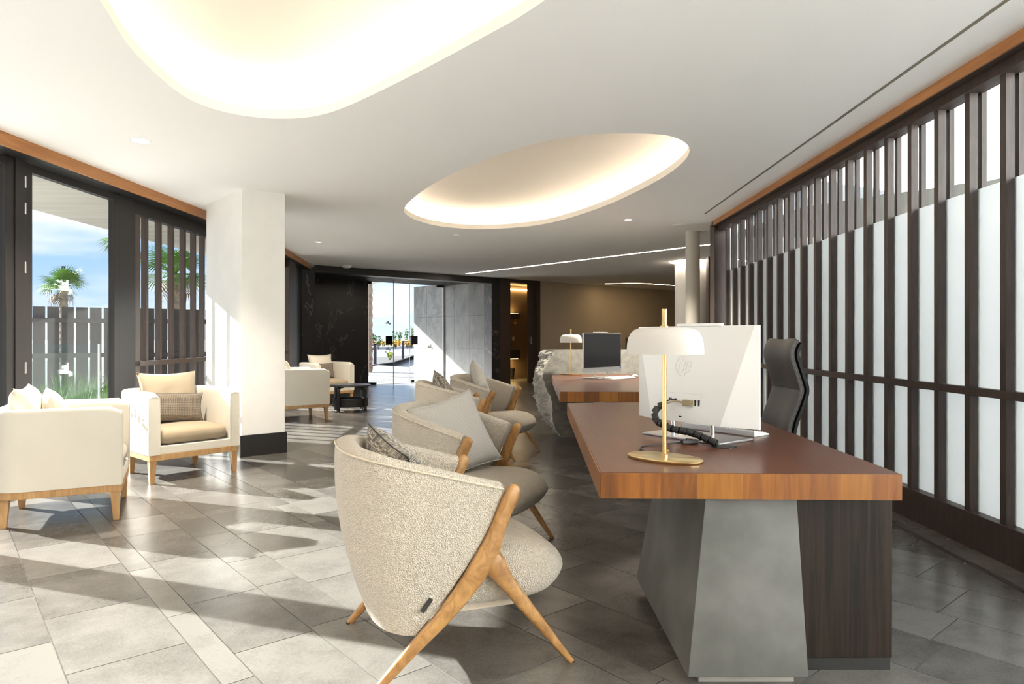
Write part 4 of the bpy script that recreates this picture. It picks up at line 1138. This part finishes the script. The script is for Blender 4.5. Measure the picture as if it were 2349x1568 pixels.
# ------------------------------------------------------------------ slatted bench back behind the boulder
sb = thing('slatted_divider', 'low dark slatted timber divider standing behind the boulder', 'divider', (2.05,12.2,0))
for k in range(7):
    B(-0.02+k*0.11,0,0.12,0.045+k*0.11,0.05,1.20).build('slat', 'dark_wood', sb)
B(-0.06,0.0,0.06,0.75,0.05,0.12).build('bottom_rail', 'dark_wood', sb)
B(-0.06,0.05,0.93,0.75,0.08,1.0).build('rail', 'dark_wood', sb)
for xx in (-0.04,0.68): B(xx,0.0,0.0,xx+0.05,0.08,0.07).build('foot', 'dark_wood', sb)

# ------------------------------------------------------------------ table lamps
def make_lamp(label, x, y_, rot):
    L = thing('table_lamp', label, 'lamp', (x,y_,ZD), rot, 'brass table lamps with white dome shades')
    MB().lathe([(0.155,0.0),(0.158,0.004),(0.158,0.009),(0.153,0.012),(0.004,0.012)], 64, 0,0,1.0,0.60).build('base', 'brass', L)
    MB().lathe([(0.150,-0.0005),(0.150,0.001)], 48, 0,0,1.0,0.60).build('felt_pad', 'black_plastic', L)
    MB().lathe([(0.0085,0.010),(0.0085,0.582)], 20).build('stem', 'brass', L)
    MB().lathe([(0.016,0.012),(0.016,0.020),(0.009,0.024)], 20).build('stem_collar', 'brass', L)
    MB().lathe([(0.0105,0.520),(0.0105,0.585),(0.009,0.587)], 20).build('finial', 'brass', L)
    MB().lathe([(0.017,0.514),(0.017,0.520),(0.010,0.523)], 20).build('shade_collar', 'brass', L)
    prof = [(0.160,0.410),(0.1605,0.425),(0.158,0.452),(0.153,0.474),(0.143,0.492),(0.128,0.505),(0.108,0.512),(0.08,0.5145),(0.03,0.515)]
    inn = [(0.03,0.511),(0.08,0.5105),(0.106,0.508),(0.125,0.501),(0.139,0.489),(0.149,0.472),(0.154,0.451),(0.1565,0.425),(0.157,0.410)]
    rows = []
    for r_, z in prof+inn:
        rows.append([(r_*math.cos(k*2*math.pi/64), r_*0.62*math.sin(k*2*math.pi/64), z) for k in range(64)])
    MB().grid(rows, closed_v=True, closed_u=False).build('lamp_shade', 'shade_white', L, angle=60)
    MB().lathe([(0.018,0.46),(0.022,0.48),(0.022,0.514)], 16).build('bulb_holder', 'white_plastic', L)
    MB().tube([(0.008,0,0.035),(0.02,0.0,0.035)], 0.005, 8).build('cord_grip', 'brass', L)
    return L
lx, ly = Dt(1524,1053)
make_lamp('brass table lamp with white dome shade in front of the white-backed monitor', lx, ly, R(-42))
l2 = Dt(1307,857.5)
make_lamp('brass table lamp with white dome shade on the desk by the boulder', l2[0], min(l2[1],8.75), R(-42))
# lamp cord with inline switch on the near desk
cord = thing('lamp_cord', 'black lamp cord with an inline switch lying beside the white-backed monitor', 'cord', (0,0,0))
def dz(u, v, z=0.0): 
    p = Dt(u, v); return (p[0], p[1], ZD+z)
cp = smooth_path([dz(1531,1037,0.02), dz(1520,1041,0.014), dz(1490,1039,0.004), dz(1468,1031,0.004), dz(1480,1024,0.004), dz(1520,1021,0.004), dz(1565,1017,0.005)], 40)
MB().tube(cp, 0.0032, 8).build('cable', 'black_plastic', cord)
cp2 = smooth_path([dz(1599,1017,0.011), dz(1606,1016.5,0.0145), dz(1620,1016.5,0.0145), dz(1634,1020,0.0145), dz(1645,1026,0.010)], 20)
MB().tube(cp2, 0.0032, 8).build('cable', 'black_plastic', cord)
sa, sb_ = Vector(dz(1563,1018)), Vector(dz(1600,1017)); e = (sb_-sa).normalized(); nn_ = Vector((-e.y,e.x,0))
sw_ = MB().hull8([sa-nn_*0.013+Vector((0,0,0.001)), sb_-nn_*0.013+Vector((0,0,0.001)), sb_+nn_*0.013+Vector((0,0,0.001)), sa+nn_*0.013+Vector((0,0,0.001))],
                 [sa-nn_*0.011+Vector((0,0,0.021)), sb_-nn_*0.011+Vector((0,0,0.021)), sb_+nn_*0.011+Vector((0,0,0.021)), sa+nn_*0.011+Vector((0,0,0.021))]).build('inline_switch', 'black_plastic', cord, 0.004)
mid = sa.lerp(sb_,0.5); a_, b_ = mid-e*0.013, mid+e*0.013
MB().hull8([a_-nn_*0.006+Vector((0,0,0.018)), b_-nn_*0.006+Vector((0,0,0.018)), b_+nn_*0.006+Vector((0,0,0.018)), a_+nn_*0.006+Vector((0,0,0.018))],
           [a_-nn_*0.005+Vector((0,0,0.026)), b_-nn_*0.005+Vector((0,0,0.022)), b_+nn_*0.005+Vector((0,0,0.022)), a_+nn_*0.005+Vector((0,0,0.026))]).build('switch_rocker', 'leather_edge', sw_)

# ------------------------------------------------------------------ all-in-one computers
def make_computer(label, cx, cy, ang, W=0.708, ZB=0.072, HH=0.458, back=True):
    # local: +x along the width (to the viewer's right seen from the back), +y = screen side, back at -y
    c = thing('desktop_computer', label, 'computer', (cx,cy,ZD), ang)
    z0, z1 = ZB, ZB+HH
    B(-W/2,0.0,z0,W/2,0.012,z1).build('panel', 'monitor_white', c, 0.002)
    bi = 0.150
    vs_ = [(-W/2+0.002,0.0,z0+0.002),(W/2-0.002,0.0,z0+0.002),(W/2-0.002,0.0,z1-0.002),(-W/2+0.002,0.0,z1-0.002),
           (-W/2+bi,-0.072,z0+0.006),(W/2-bi,-0.072,z0+0.006),(W/2-0.012,-0.016,z1-0.003),(-W/2+0.012,-0.016,z1-0.003)]
    MB().add(vs_, [(4,5,6,7),(0,4,7,3),(1,2,6,5),(0,1,5,4),(3,7,6,2)]).build('back_cover', 'monitor_white', c, 0.0, angle=5)
    def bp(x, z):   # a point on the sloped back plane
        f = (z-(z0+0.006))/((z1-0.003)-(z0+0.006)); return Vector((x, -0.072+0.056*f-0.0006, z))
    B(-W/2+0.004,0.0118,z0+0.055,W/2-0.004,0.0135,z1-0.004).build('screen', 'screen_glass', c)
    B(-W/2,0.0118,z0,W/2,0.014,z0+0.054).build('chin', 'silver', c)
    MB().lathe([(0.008,0),(0.008,0.001)], 16).tf(lambda v: Vector((v.x, 0.0142-0*v.z+v.z, z0+0.027+v.y))).build('chin_emblem', 'monitor_white', c)
    B(-W/2+0.006,0.0136,z0+0.035,-W/2+0.026,0.0148,z0+0.058).build('sticker', 'blue_sticker', c)
    B(-0.10,-0.006,z1-0.001,0.16,0.010,z1+0.012).build('camera_bar', 'monitor_white', c, 0.002)
    # stand: two posts on a flat plate
    B(-0.227,-0.11,0.0,0.227,0.14,0.010).build('stand_plate', 'silver', c, 0.003)
    for x in (-0.115,0.115):
        MB().lathe([(0.011,0.009),(0.011,z0+0.02)], 18, x, 0.0-0.012).build('stand_post', 'steel', c)
    if back:
        zl = z0+0.268; k_ = 0.047; xo = -0.028
        def stroke(pts, w=0.0011):
            mb = MB(); mb.tube([bp(xo+a*k_, zl+b*k_) for a, b in pts], w, 6); return mb
        lg = MB()
        arc = [(math.cos(R(a)), math.sin(R(a))) for a in range(112, 263, 6)]
        sl = 0.30
        def sk(x, z): return (x+sl*z, z)
        for pts in (arc,
                    [sk(-0.52,-0.62), sk(-0.52,0.38)], 
                    [sk(-0.30,1.02), sk(-0.30,0.52), sk(-0.02,0.52), sk(0.08,0.40), sk(0.08,-0.62)], [sk(-0.20,-0.62), sk(0.08,-0.62)],
                    [sk(0.36,0.40), sk(0.36,-0.45)],
                    [sk(0.22,0.52), sk(0.80,0.52), sk(0.90,0.40), sk(0.90,-0.50), sk(0.80,-0.62), sk(0.46,-0.62), sk(0.46,-1.10)]):
            t = stroke(pts); lg.add(t.v, t.f)
        lg.build('embossed_letters_hp', 'emboss_grey', c)
        zp = z0+0.098
        fr_ = MB()
        for p_ in ([(-0.13,0.028),(-0.13,0.042),(0.09,0.042),(0.09,0.028)],):
            fr_.tube([bp(a, zp+b) for a, b in p_], 0.0006, 5)
        fr_.build('port_frame', 'emboss_grey', c)
        for a, w_, h_ in ((-0.122,0.008,0.008),(-0.098,0.007,0.010),(-0.088,0.007,0.010),(-0.062,0.009,0.008),(0.056,0.009,0.030),(0.076,0.009,0.030)):
            p_ = bp(a, zp if h_ > 0.02 else zp+0.012)
            B(p_.x-w_/2,p_.y-0.001,p_.z-h_/2,p_.x+w_/2,p_.y+0.002,p_.z+h_/2).build('port', 'port_dark', c)
        p_ = bp(-0.025, z0+0.030); B(p_.x-0.007,p_.y-0.001,p_.z-0.003,p_.x+0.007,p_.y+0.002,p_.z+0.003).build('lock_slot', 'port_dark', c)
        for x0_, s_ in ((-W/2+0.016,1),):
            t = MB().tube([(x0_,-0.008,z0+0.016),(x0_+0.010,-0.010,z0+0.016),(x0_+0.010,-0.010,z0+0.03),(x0_,-0.008,z0+0.03)], 0.0006, 5)
            t.build('corner_mark', 'emboss_grey', c)
        # cable bundle in a segmented black spine, down to the grommet
        pl = [bp(0.005,zp)+Vector((0,-0.012,0)), bp(-0.04,zp+0.004)+Vector((0,-0.030,0)), bp(-0.085,zp-0.01)+Vector((0,-0.05,0))]
        MB().tube(smooth_path(pl, 10), 0.004, 8).build('cable', 'cable_tan', c)
        pl2 = [bp(-0.05,zp+0.01)+Vector((0,-0.006,0)), bp(-0.07,zp+0.008)+Vector((0,-0.034,0)), bp(-0.095,zp-0.006)+Vector((0,-0.052,0))]
        MB().tube(smooth_path(pl2, 10), 0.0035, 8).build('cable', 'black_plastic', c)
        p_ = bp(0.022,zp); B(p_.x-0.026,p_.y-0.022,p_.z-0.014,p_.x+0.022,p_.y+0.001,p_.z+0.014).build('plug', 'cable_tan', c, 0.003)
    return c
mL, mR = Vector((xat(1464,3.534),3.534)), Vector((xat(1744,2.965),2.965))
mc = (mL+mR)/2; mv = (mR-mL)
mon1 = make_computer('white-backed all-in-one computer on the desk with the tapered concrete pedestal', mc.x, mc.y, math.atan2(mv.y,mv.x), W=mv.length*0.985)
# cable spine as world-space beads
spine = thing('cable_spine', 'black segmented cable spine curling from the monitor back to the desk grommet', 'cable cover')
zp = ZD+0.072+0.098
mw = lambda x, y, z: (Matrix.Translation(mon1.location) @ Matrix.Rotation(mon1.rotation_euler.z,4,'Z') @ Vector((x,y,z)))
gp = Vector(dz(1652,1025))
sp_pts = [mw(-0.082,-0.112,0.160), mw(-0.106,-0.130,0.146), mw(-0.118,-0.142,0.122), mw(-0.112,-0.148,0.094), mw(-0.080,-0.158,0.074), mw(-0.030,-0.175,0.070), mw(0.02,-0.190,0.060)]
s_end = Vector((gp.x-0.012,gp.y,ZD+0.014))
sp_pts += [sp_pts[-1].lerp(s_end,0.5)+Vector((0,0,0.012)), s_end]
SP = smooth_path(sp_pts, 60)
tot = [0]
for a, b in zip(SP, SP[1:]): tot.append(tot[-1]+(b-a).length)
def at_len(s):
    for i in range(len(SP)-1):
        if tot[i+1] >= s: f = (s-tot[i])/max(1e-9,tot[i+1]-tot[i]); return SP[i].lerp(SP[i+1],f)
    return SP[-1]
nseg = 13; Ls = tot[-1]/nseg
for k in range(nseg):
    a, b = at_len(k*Ls), at_len(k*Ls+Ls*0.86)
    MB().tube([a, a.lerp(b,0.5), b], [0.0155,0.0165,0.0175], 10).build('segment', 'black_plastic', spine, 0.001)
MB().tube(SP, 0.007, 8).build('core_cable', 'black_plastic', spine)
gr = thing('desk_grommet', 'flat black round grommet in the desk top below the white-backed monitor', 'grommet', (gp.x+0.02,gp.y+0.01,ZD))
MB().lathe([(0.050,-0.001),(0.052,0.002),(0.046,0.005),(0.004,0.005)], 32).build('disc', 'black_plastic', gr)
MB().lathe([(0.053,-0.001),(0.053,0.003),(0.050,0.004)], 32).build('rim', 'leather_edge', gr)

m2c = (xat(1381,8.05), 8.05)
nrm2 = Vector((0.70,-0.714))
mon2 = make_computer('all-in-one computer with a dark blank screen on the desk by the boulder', m2c[0], m2c[1], math.atan2(-nrm2.x, nrm2.y), back=False)

def make_keyboard(label, x, y_, ang):
    k = thing('keyboard', label, 'keyboard', (x,y_,ZD), ang, 'white keyboards on the desks')
    MB().hull8([(-0.22,-0.062,0),(0.22,-0.062,0),(0.22,0.062,0),(-0.22,0.062,0)],[(-0.22,-0.062,0.008),(0.22,-0.062,0.008),(0.22,0.062,0.028),(-0.22,0.062,0.028)]).build('body', 'monitor_white', k, 0.003)
    mb_ = MB().box(-0.008,-0.008,0,0.008,0.008,0.004).mesh('key', MATS['white_plastic'])
    for r_ in range(5):
        for c_ in range(22):
            o = bpy.data.objects.new('key', mb_); col.objects.link(o); o.parent = k
            yy = -0.045+r_*0.0215; o.location = (-0.20+c_*0.019, yy, 0.008+0.020*(yy+0.062)/0.124+0.0005); o.rotation_euler = (math.atan2(0.02,0.124),0,0)
    return k
ka = math.atan2(mv.y,mv.x)
make_keyboard('white keyboard lying behind the white-backed monitor', 1.075, 3.47, ka+math.pi)
k2 = Dt(1418,866)
make_keyboard('white keyboard in front of the dark-screened monitor', m2c[0]+0.27*nrm2.x, m2c[1]+0.27*nrm2.y, R(44.5))
ms_ = thing('mouse', 'white computer mouse at the end of the keyboard by the dark screen', 'mouse', (1.47,8.16,ZD), R(44))
rows = []
for j in range(9):
    ph = math.pi/2*j/8; rows.append([(0.058*math.cos(ph)**0.7*math.cos(k*math.pi/12), 0.032*math.cos(ph)**0.7*math.sin(k*math.pi/12), 0.034*math.sin(ph)) for k in range(24)])
MB().grid(rows, closed_v=True, caps=True).build('shell', 'white_plastic', ms_, angle=80)
B(0.02,-0.002,0.024,0.045,0.002,0.031).build('wheel', 'black_plastic', ms_)

# ------------------------------------------------------------------ office chair
oc = thing('office_chair', 'black leather high-back office chair between a wooden desk and the slatted screen', 'chair', (1.62,4.52,0), heading(-1.0,-0.04))
keys = [(0,(-0.150,0,0.50)),(0.2,(-0.172,0,0.64)),(0.42,(-0.222,0,0.78)),(0.54,(-0.245,0,0.868)),(0.68,(-0.222,0,0.96)),(0.84,(-0.186,0,1.075)),(0.93,(-0.190,0,1.125)),(1,(-0.214,0,1.165))]
def back_sheet(name, m, d0, d1, w, t0=0.0, t1=1.0):
    rows = []
    N = 30
    for i in range(N+1):
        t = t0+(t1-t0)*i/N; p = cr(keys,t); q_ = cr(keys,min(1,t+0.01)); r_ = cr(keys,max(0,t-0.01)); tg = (q_-r_).normalized(); nr = Vector((tg.z,0,-tg.x))
        ww = w*(1-0.06*abs(t-0.5))
        row = []
        for k in range(13):
            f = -1+2*k/12
            row.append(p+nr*(d1-0.018*abs(f)**6)+nr*0.025*f*f+Vector((0,f*ww,0)))
        for k in range(13):
            f = 1-2*k/12
            row.append(p+nr*d0+nr*0.025*f*f+Vector((0,f*ww,0)))
        rows.append(row)
    return MB().grid(rows, closed_v=True, caps=True).build(name, m, oc, angle=60)
back_sheet('headrest_panel', 'leather', 0.0, 0.045, 0.212, 0.55, 1.0)
back_sheet('backrest_panel', 'leather', 0.0, 0.045, 0.212, 0.0, 0.545)
back_sheet('back_shell', 'leather_edge', -0.035, 0.002, 0.210)
for sg in (-1,1):
    pp = []
    for i in range(31):
        p = cr(keys,i/30); q_ = cr(keys,min(1,i/30+0.01)); r_ = cr(keys,max(0,i/30-0.01)); tg = (q_-r_).normalized(); nr = Vector((tg.z,0,-tg.x))
        pp.append(p+nr*0.040+Vector((0,sg*0.210*(1-0.06*abs(i/30-0.5)),0)))
    MB().tube(pp, 0.0025, 6).build('edge_piping', 'stitch_pale', oc)
rows = []
for j in range(11):
    ph = -math.pi/2+math.pi*j/10; cz = max(0,math.cos(ph))**0.3
    rows.append([(0.09+math.copysign(abs(math.cos(a))**0.3,math.cos(a))*0.24*cz, math.copysign(abs(math.sin(a))**0.3,math.sin(a))*0.25*cz, 0.46+0.05*math.sin(ph)) for a in [2*math.pi*k/28 for k in range(28)]])
MB().grid(rows, closed_v=True, caps=True).build('seat', 'leather', oc, angle=70)
MB().lathe([(0.03,0.11),(0.03,0.28),(0.018,0.28),(0.018,0.42)], 16).build('gas_lift', 'steel', oc)
for k in range(5):
    a = R(72*k+10)
    MB().tube([(0.02*math.cos(a),0.02*math.sin(a),0.115),(0.29*math.cos(a),0.29*math.sin(a),0.075)], [0.026,0.016], 10).build('base_arm', 'steel', oc)
    MB().lathe([(0.028,-0.012),(0.030,-0.006),(0.030,0.006),(0.028,0.012)], 14).tf(lambda v: Matrix.Rotation(a,3,'Z') @ Vector((0.30+v.x, v.z, 0.030+v.y))).build('caster', 'black_plastic', oc)

# ------------------------------------------------------------------ outside: terrace on the left
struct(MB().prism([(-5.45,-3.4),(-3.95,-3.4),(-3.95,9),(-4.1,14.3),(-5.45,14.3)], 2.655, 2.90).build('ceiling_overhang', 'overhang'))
struct(MB().prism([(-14,-3.35),(-3.98,-3.35),(-3.98,8.9),(-4.4,14.3),(-5.2,16.5),(-14,10)], -0.14, -0.02).build('floor_terrace', 'terrace_deck'))
struct(MB().prism([(-300,-60),(300,-60),(300,400),(-300,400)], -0.6, -0.3).build('floor_outdoor_ground', 'ground'))
# fence
fp = Vector((xat(145,10.6),10.6)); fdir = Vector((0.86,0.51)).normalized()
ft = H+70.5*10.6/FP
fe = thing('timber_fence', 'dark plank fence with narrow bright gaps outside the glass door', 'fence')
def tfence(u): k = (u-CX)/FP; return (k*fp.y-fp.x)/(fdir.x-k*fdir.y)
pitch = (tfence(204)-tfence(106))/3
gap0 = tfence(106)
for k in range(-6,14):
    a = gap0+k*pitch+0.014; b = gap0+(k+1)*pitch-0.014
    p_ = fp+fdir*a; q_ = fp+fdir*b
    if q_.x > -4.75: break
    MB().seg(tuple(p_), tuple(q_), 0.03, -0.05, ft).build('plank', 'fence_plank', fe)
    last = q_
p_ = fp+fdir*(gap0-6*pitch); q_ = last
for z in (ft-0.21, 0.92, 0.25):
    MB().seg(tuple(p_), tuple(q_), -0.05, z-0.035, z+0.035).build('rail', 'fence_plank', fe)
# balustrade glass
bl = thing('glass_balustrade', 'low clear glass balustrade on the terrace outside the glass door', 'balustrade')
ba = Vector((xat(-40,7.7),7.7)); bb = Vector((xat(225,7.85),7.85))
gpane('glass_panel', ba, bb, 0.02, 1.125, 0.016, 'balustrade_glass', bl)
gpane('glass_edge', bb, bb+(bb-ba).normalized()*0.018, 0.02, 1.125, 0.018, 'glass_edge_pale', bl)
gpane('floor_channel', ba, bb, -0.022, 0.05, 0.06, 'dark_metal', bl)
# ornamental grasses
rg = random.Random(3)
def grass(x, y_, h, r_, label):
    g_ = thing('grass_clump', label, 'grass', (x,y_,-0.02), 0, 'green grass clumps behind the balustrade')
    mb = MB()
    for k in range(170):
        a = rg.random()*6.283; d = rg.random()*0.10; ln = h*(0.6+0.45*rg.random()); sp_ = r_*(0.3+0.8*rg.random())
        b0 = Vector((d*math.cos(a),d*math.sin(a),0)); b1 = Vector(((d+sp_*0.45)*math.cos(a),(d+sp_*0.45)*math.sin(a),ln*0.65)); b2 = Vector(((d+sp_)*math.cos(a),(d+sp_)*math.sin(a),ln))
        w = Vector((-math.sin(a),math.cos(a),0))*0.006
        mb.add([b0-w,b0+w,b1+w*0.8,b1-w*0.8,b2],[(0,1,2,3),(3,2,4)])
    mb.build('blades', 'grass_green', g_)
    MB().lathe([(0.10,-0.01),(0.07,0.03),(0.01,0.05)], 10).build('crown', 'palm_dry', g_)
for i, (u, yy, h, r_) in enumerate([(60,8.75,0.55,0.16),(95,9.3,0.60,0.16),(118,8.75,0.66,0.16),(150,9.3,0.78,0.17),(180,8.75,0.70,0.16),(210,9.3,0.80,0.17),(238,8.75,0.74,0.16)]):
    grass(xat(u,yy), yy, h, r_, 'feathery green grass clump between the glass balustrade and the plank fence')
# palms
def frond(L, wdt, droop):
    mb = MB()
    pet = [(0,0,0),(L*0.25,0,L*0.03),(L*0.45,0,0)]
    mb.tube(smooth_path(pet,6),[0.03,0.026,0.022,0.02,0.017,0.013,0.01],5)
    nb = 22
    for k in range(nb):
        a = R(-105+210*k/(nb-1)); ln = L*0.62*(1-0.25*abs(k/(nb-1)-0.5)*2)
        d = Vector((math.cos(a),math.sin(a),0)); pr = Vector((-math.sin(a),math.cos(a),0))*0.036*L
        o = Vector((L*0.45,0,0)); mid_ = o+d*ln*0.55+Vector((0,0,0.02)); tip = o+d*ln+Vector((0,0,-droop*ln*(0.35+0.4*rg.random())))
        mb.add([o,mid_+pr*0.5,tip,mid_-pr*0.5],[(0,1,2,3)])
    return mb
def palm(label, x, y_, zc_, L, trunk_r, nf=24, base=-0.5, seed=1):
    rp = random.Random(seed)
    p_ = thing('fan_palm', label, 'palm tree', (x,y_,base), 0, 'fan palms beyond the fence')
    hh = zc_-base
    prof = [(trunk_r*(1.12 if k%2 else 0.95), hh*k/30) for k in range(31)]
    MB().lathe(prof, 12).build('trunk', 'palm_trunk', p_)
    me = frond(L,1,0.5).mesh('frond', MATS['palm_green'], 30); md = frond(L*0.9,1,1.1).mesh('dry_frond', MATS['palm_dry'], 30)
    for k in range(nf):
        az = rp.random()*6.283; el = R(rp.uniform(-25,80)) if k < nf*0.88 else R(rp.uniform(-60,-35))
        dry = k >= nf*0.88
        o = bpy.data.objects.new('dry_frond' if dry else 'frond', md if dry else me); col.objects.link(o); o.parent = p_
        o.location = (0,0,hh); o.rotation_euler = (Matrix.Rotation(az,3,'Z') @ Matrix.Rotation(-el,3,'Y') @ Matrix.Rotation(rp.uniform(-0.5,0.5),3,'X')).to_euler()
    return p_
palm('fan palm head rising over the plank fence, seen through the glass door', xat(146,22), 22, H+112*22/FP, 0.80, 0.11, 26, -0.5, 2)
palm('tall fan palm with bare ringed trunk behind the slatted window', xat(303,19), 19, H+215*19/FP, 0.9, 0.13, 24, -0.5, 3)
palm('broad green fan palm behind the middle of the slatted window', xat(400,18), 18, H+145*18/FP, 0.95, 0.13, 26, -0.5, 4)
ps = thing('dark_post', 'thin dark post standing behind the palm beyond the fence', 'post', (xat(145,24),24,-0.4))
MB().lathe([(0.055,0),(0.055,H+164*24/FP+0.4)], 12).build('shaft', 'dark_metal', ps)
MB().lathe([(0.09,0),(0.09,0.03),(0.06,0.04)], 12).build('foot', 'dark_metal', ps)

# ------------------------------------------------------------------ outside: entrance forecourt
pv = sthing('floor_forecourt')
MB().prism([far(-6.0,GL+0.02), far(9.0,GL+0.02), far(9.0,30), far(-6.0,30)], -0.16, -0.02).build('slab', 'paving_stone', pv)
# paving rows
for k in range(26):
    n0 = GL+0.10+k*0.62
    fbox(tG0-2.5, tMW-0.05, n0+0.006, n0+0.614, -0.03, 0.0).build('paving_slab', 'paving_stone', pv)
def gpoly(pts): return [Ft(u,v) for u, v in pts]
struct(MB().prism(gpoly([(800,845),(852,838),(905,830),(940,819),(948,815),(900,817),(800,826)]), -0.02, 0.02).build('floor_gravel_bed', 'gravel'))
struct(MB().prism(gpoly([(780,827),(900,817.5),(960,814.5),(1000,812),(1000,797),(780,803)]), -0.02, 0.012).build('floor_road', 'asphalt'))
struct(MB().prism(gpoly([(780,803),(1000,797),(1000,795.5),(780,801)]), -0.02, 0.25).build('trim_kerb', 'kerb'))
def bollard(u, vb, vt, label):
    x, y_ = Ft(u, vb); h = (vb-vt)*y_/FP
    b_ = thing('bollard_light', label, 'bollard', (x,y_,0), 0, 'dark bollard lights by the road')
    B(-0.065,-0.05,0.0,0.065,0.05,h).build('post', 'bollard', b_, 0.006)
    B(-0.065,-0.05,h-0.05,0.26,0.05,h).build('lamp_head', 'bollard', b_, 0.006)
    B(0.08,-0.035,h-0.056,0.24,0.035,h-0.049).build('lens', 'white_plastic', b_)
bollard(860.5,836,788,'dark bollard light in the gravel beside the lime-green plant')
bollard(924.5,823,782,'dark bollard light at the far tip of the gravel bed')
rl = random.Random(5)
def leafy(name, label, cat, x, y_, z0, h, rad, n, m, leaf, stems, stem_m='palm_dry', group=None, flowers=None):
    s_ = thing(name, label, cat, (x,y_,z0), 0, group)
    mb = MB(); st = MB(); fl_ = MB()
    for k in range(stems):
        a = rl.random()*6.283; r_ = rad*(0.15+0.85*rl.random()); tip = Vector((r_*math.cos(a),r_*math.sin(a),h*(0.7+0.3*rl.random())))
        pth = [Vector((0.02*math.cos(a),0.02*math.sin(a),0)), tip*0.5+Vector((0,0,h*0.08)), tip]
        st.tube(smooth_path(pth,6), [0.014,0.012,0.011,0.010,0.008,0.006,0.004], 5)
        pp = smooth_path(pth,12)
        for j in range(n//stems):
            c_ = pp[rl.randint(3,12)]; d = Vector((rl.uniform(-1,1),rl.uniform(-1,1),rl.uniform(-0.3,1))).normalized(); sd = d.cross(Vector((0,0,1))).normalized()*leaf*0.32
            tgt = fl_ if (flowers and rl.random() < 0.62 and c_.z > h*0.35) else mb
            tgt.add([c_, c_+d*leaf*0.5+sd, c_+d*leaf, c_+d*leaf*0.5-sd],[(0,1,2,3)])
    mb.build('foliage', m, s_); st.build('stems', stem_m, s_)
    if flowers and fl_.v: fl_.build('flowers', flowers, s_)
    return s_
x, y_ = Ft(894,826)
leafy('lime_plant','lime-green leafy plant in the gravel bed between the bollards','plant',x,y_,0.0,0.42,0.30,110,'leaf_lime',0.14,9)
for k in range(12):
    u = 852+k*9.2; yy = 73+(k%3)*2.4
    leafy('flowering_shrub','low shrub covered in yellow-orange flowers along the far side of the road','shrub',xat(u,yy),yy,0.0,0.75+0.15*rl.random(),0.42,170,'leaf_green',0.22,9,'palm_dry','yellow flowering shrubs beyond the road','flower_yellow')
for u, yy, hh_ in ((856,66,1.55),(868,70,1.25),(905,84,1.95),(918,82,2.15),(933,85,2.3),(946,82,2.5)):
    leafy('oleander','upright dark green shrub behind the yellow flowers','shrub',xat(u,yy),yy,0.0,hh_,0.5,150,'leaf_green',0.26,8,'palm_dry','green shrubs beyond the road')
# bougainvillea-clad trunk beside the entrance
bx, by = far(tG0-0.02, GL+1.9)
bg_ = thing('climber_trunk', 'slender trunk wrapped in pinkish climber at the edge of the entrance', 'tree', (bx,by,0))
yb2 = 24.0; bg_.location = (xat(846,yb2), yb2, 0)
MB().lathe([(0.13*(1.1 if k%2 else 0.95),k*0.15) for k in range(24)], 10).build('trunk', 'palm_trunk', bg_)
mb = MB()
for k in range(420):
    a = rl.random()*6.283; z = rl.random()*3.1; c_ = Vector((0.15*math.cos(a),0.15*math.sin(a),z)); d = Vector((math.cos(a)+rl.uniform(-.6,.6),math.sin(a)+rl.uniform(-.6,.6),rl.uniform(-.7,.7))).normalized()*0.07
    sd = d.cross(Vector((0,0,1)))*0.4; mb.add([c_,c_+d*0.5+sd,c_+d,c_+d*0.5-sd],[(0,1,2,3)])
mb.build('climber_leaves', 'bougainvillea', bg_)
# pergola over the forecourt
pg = thing('pergola', 'slatted timber pergola roof over the entrance forecourt', 'pergola')
n0 = GL+0.6
k = 0
while n0 < GL+3.9:
    fbox(tG0-2.2, tMW-0.2, n0, n0+0.165, 2.90, 2.93).build('slat', 'pergola_slat', pg); n0 += 0.20
for t_ in (tG0-2.2, tG0-0.9, tG0+0.5, tMW-0.35):
    fbox(t_, t_+0.06, GL+0.3, GL+4.0, 2.93, 3.03).build('beam', 'pergola_slat', pg)
for t_ in (tG0-2.2, tMW-0.35):
    fbox(t_, t_+0.09, GL+3.9, GL+4.0, 0.0, 2.98).build('post', 'pergola_slat', pg)
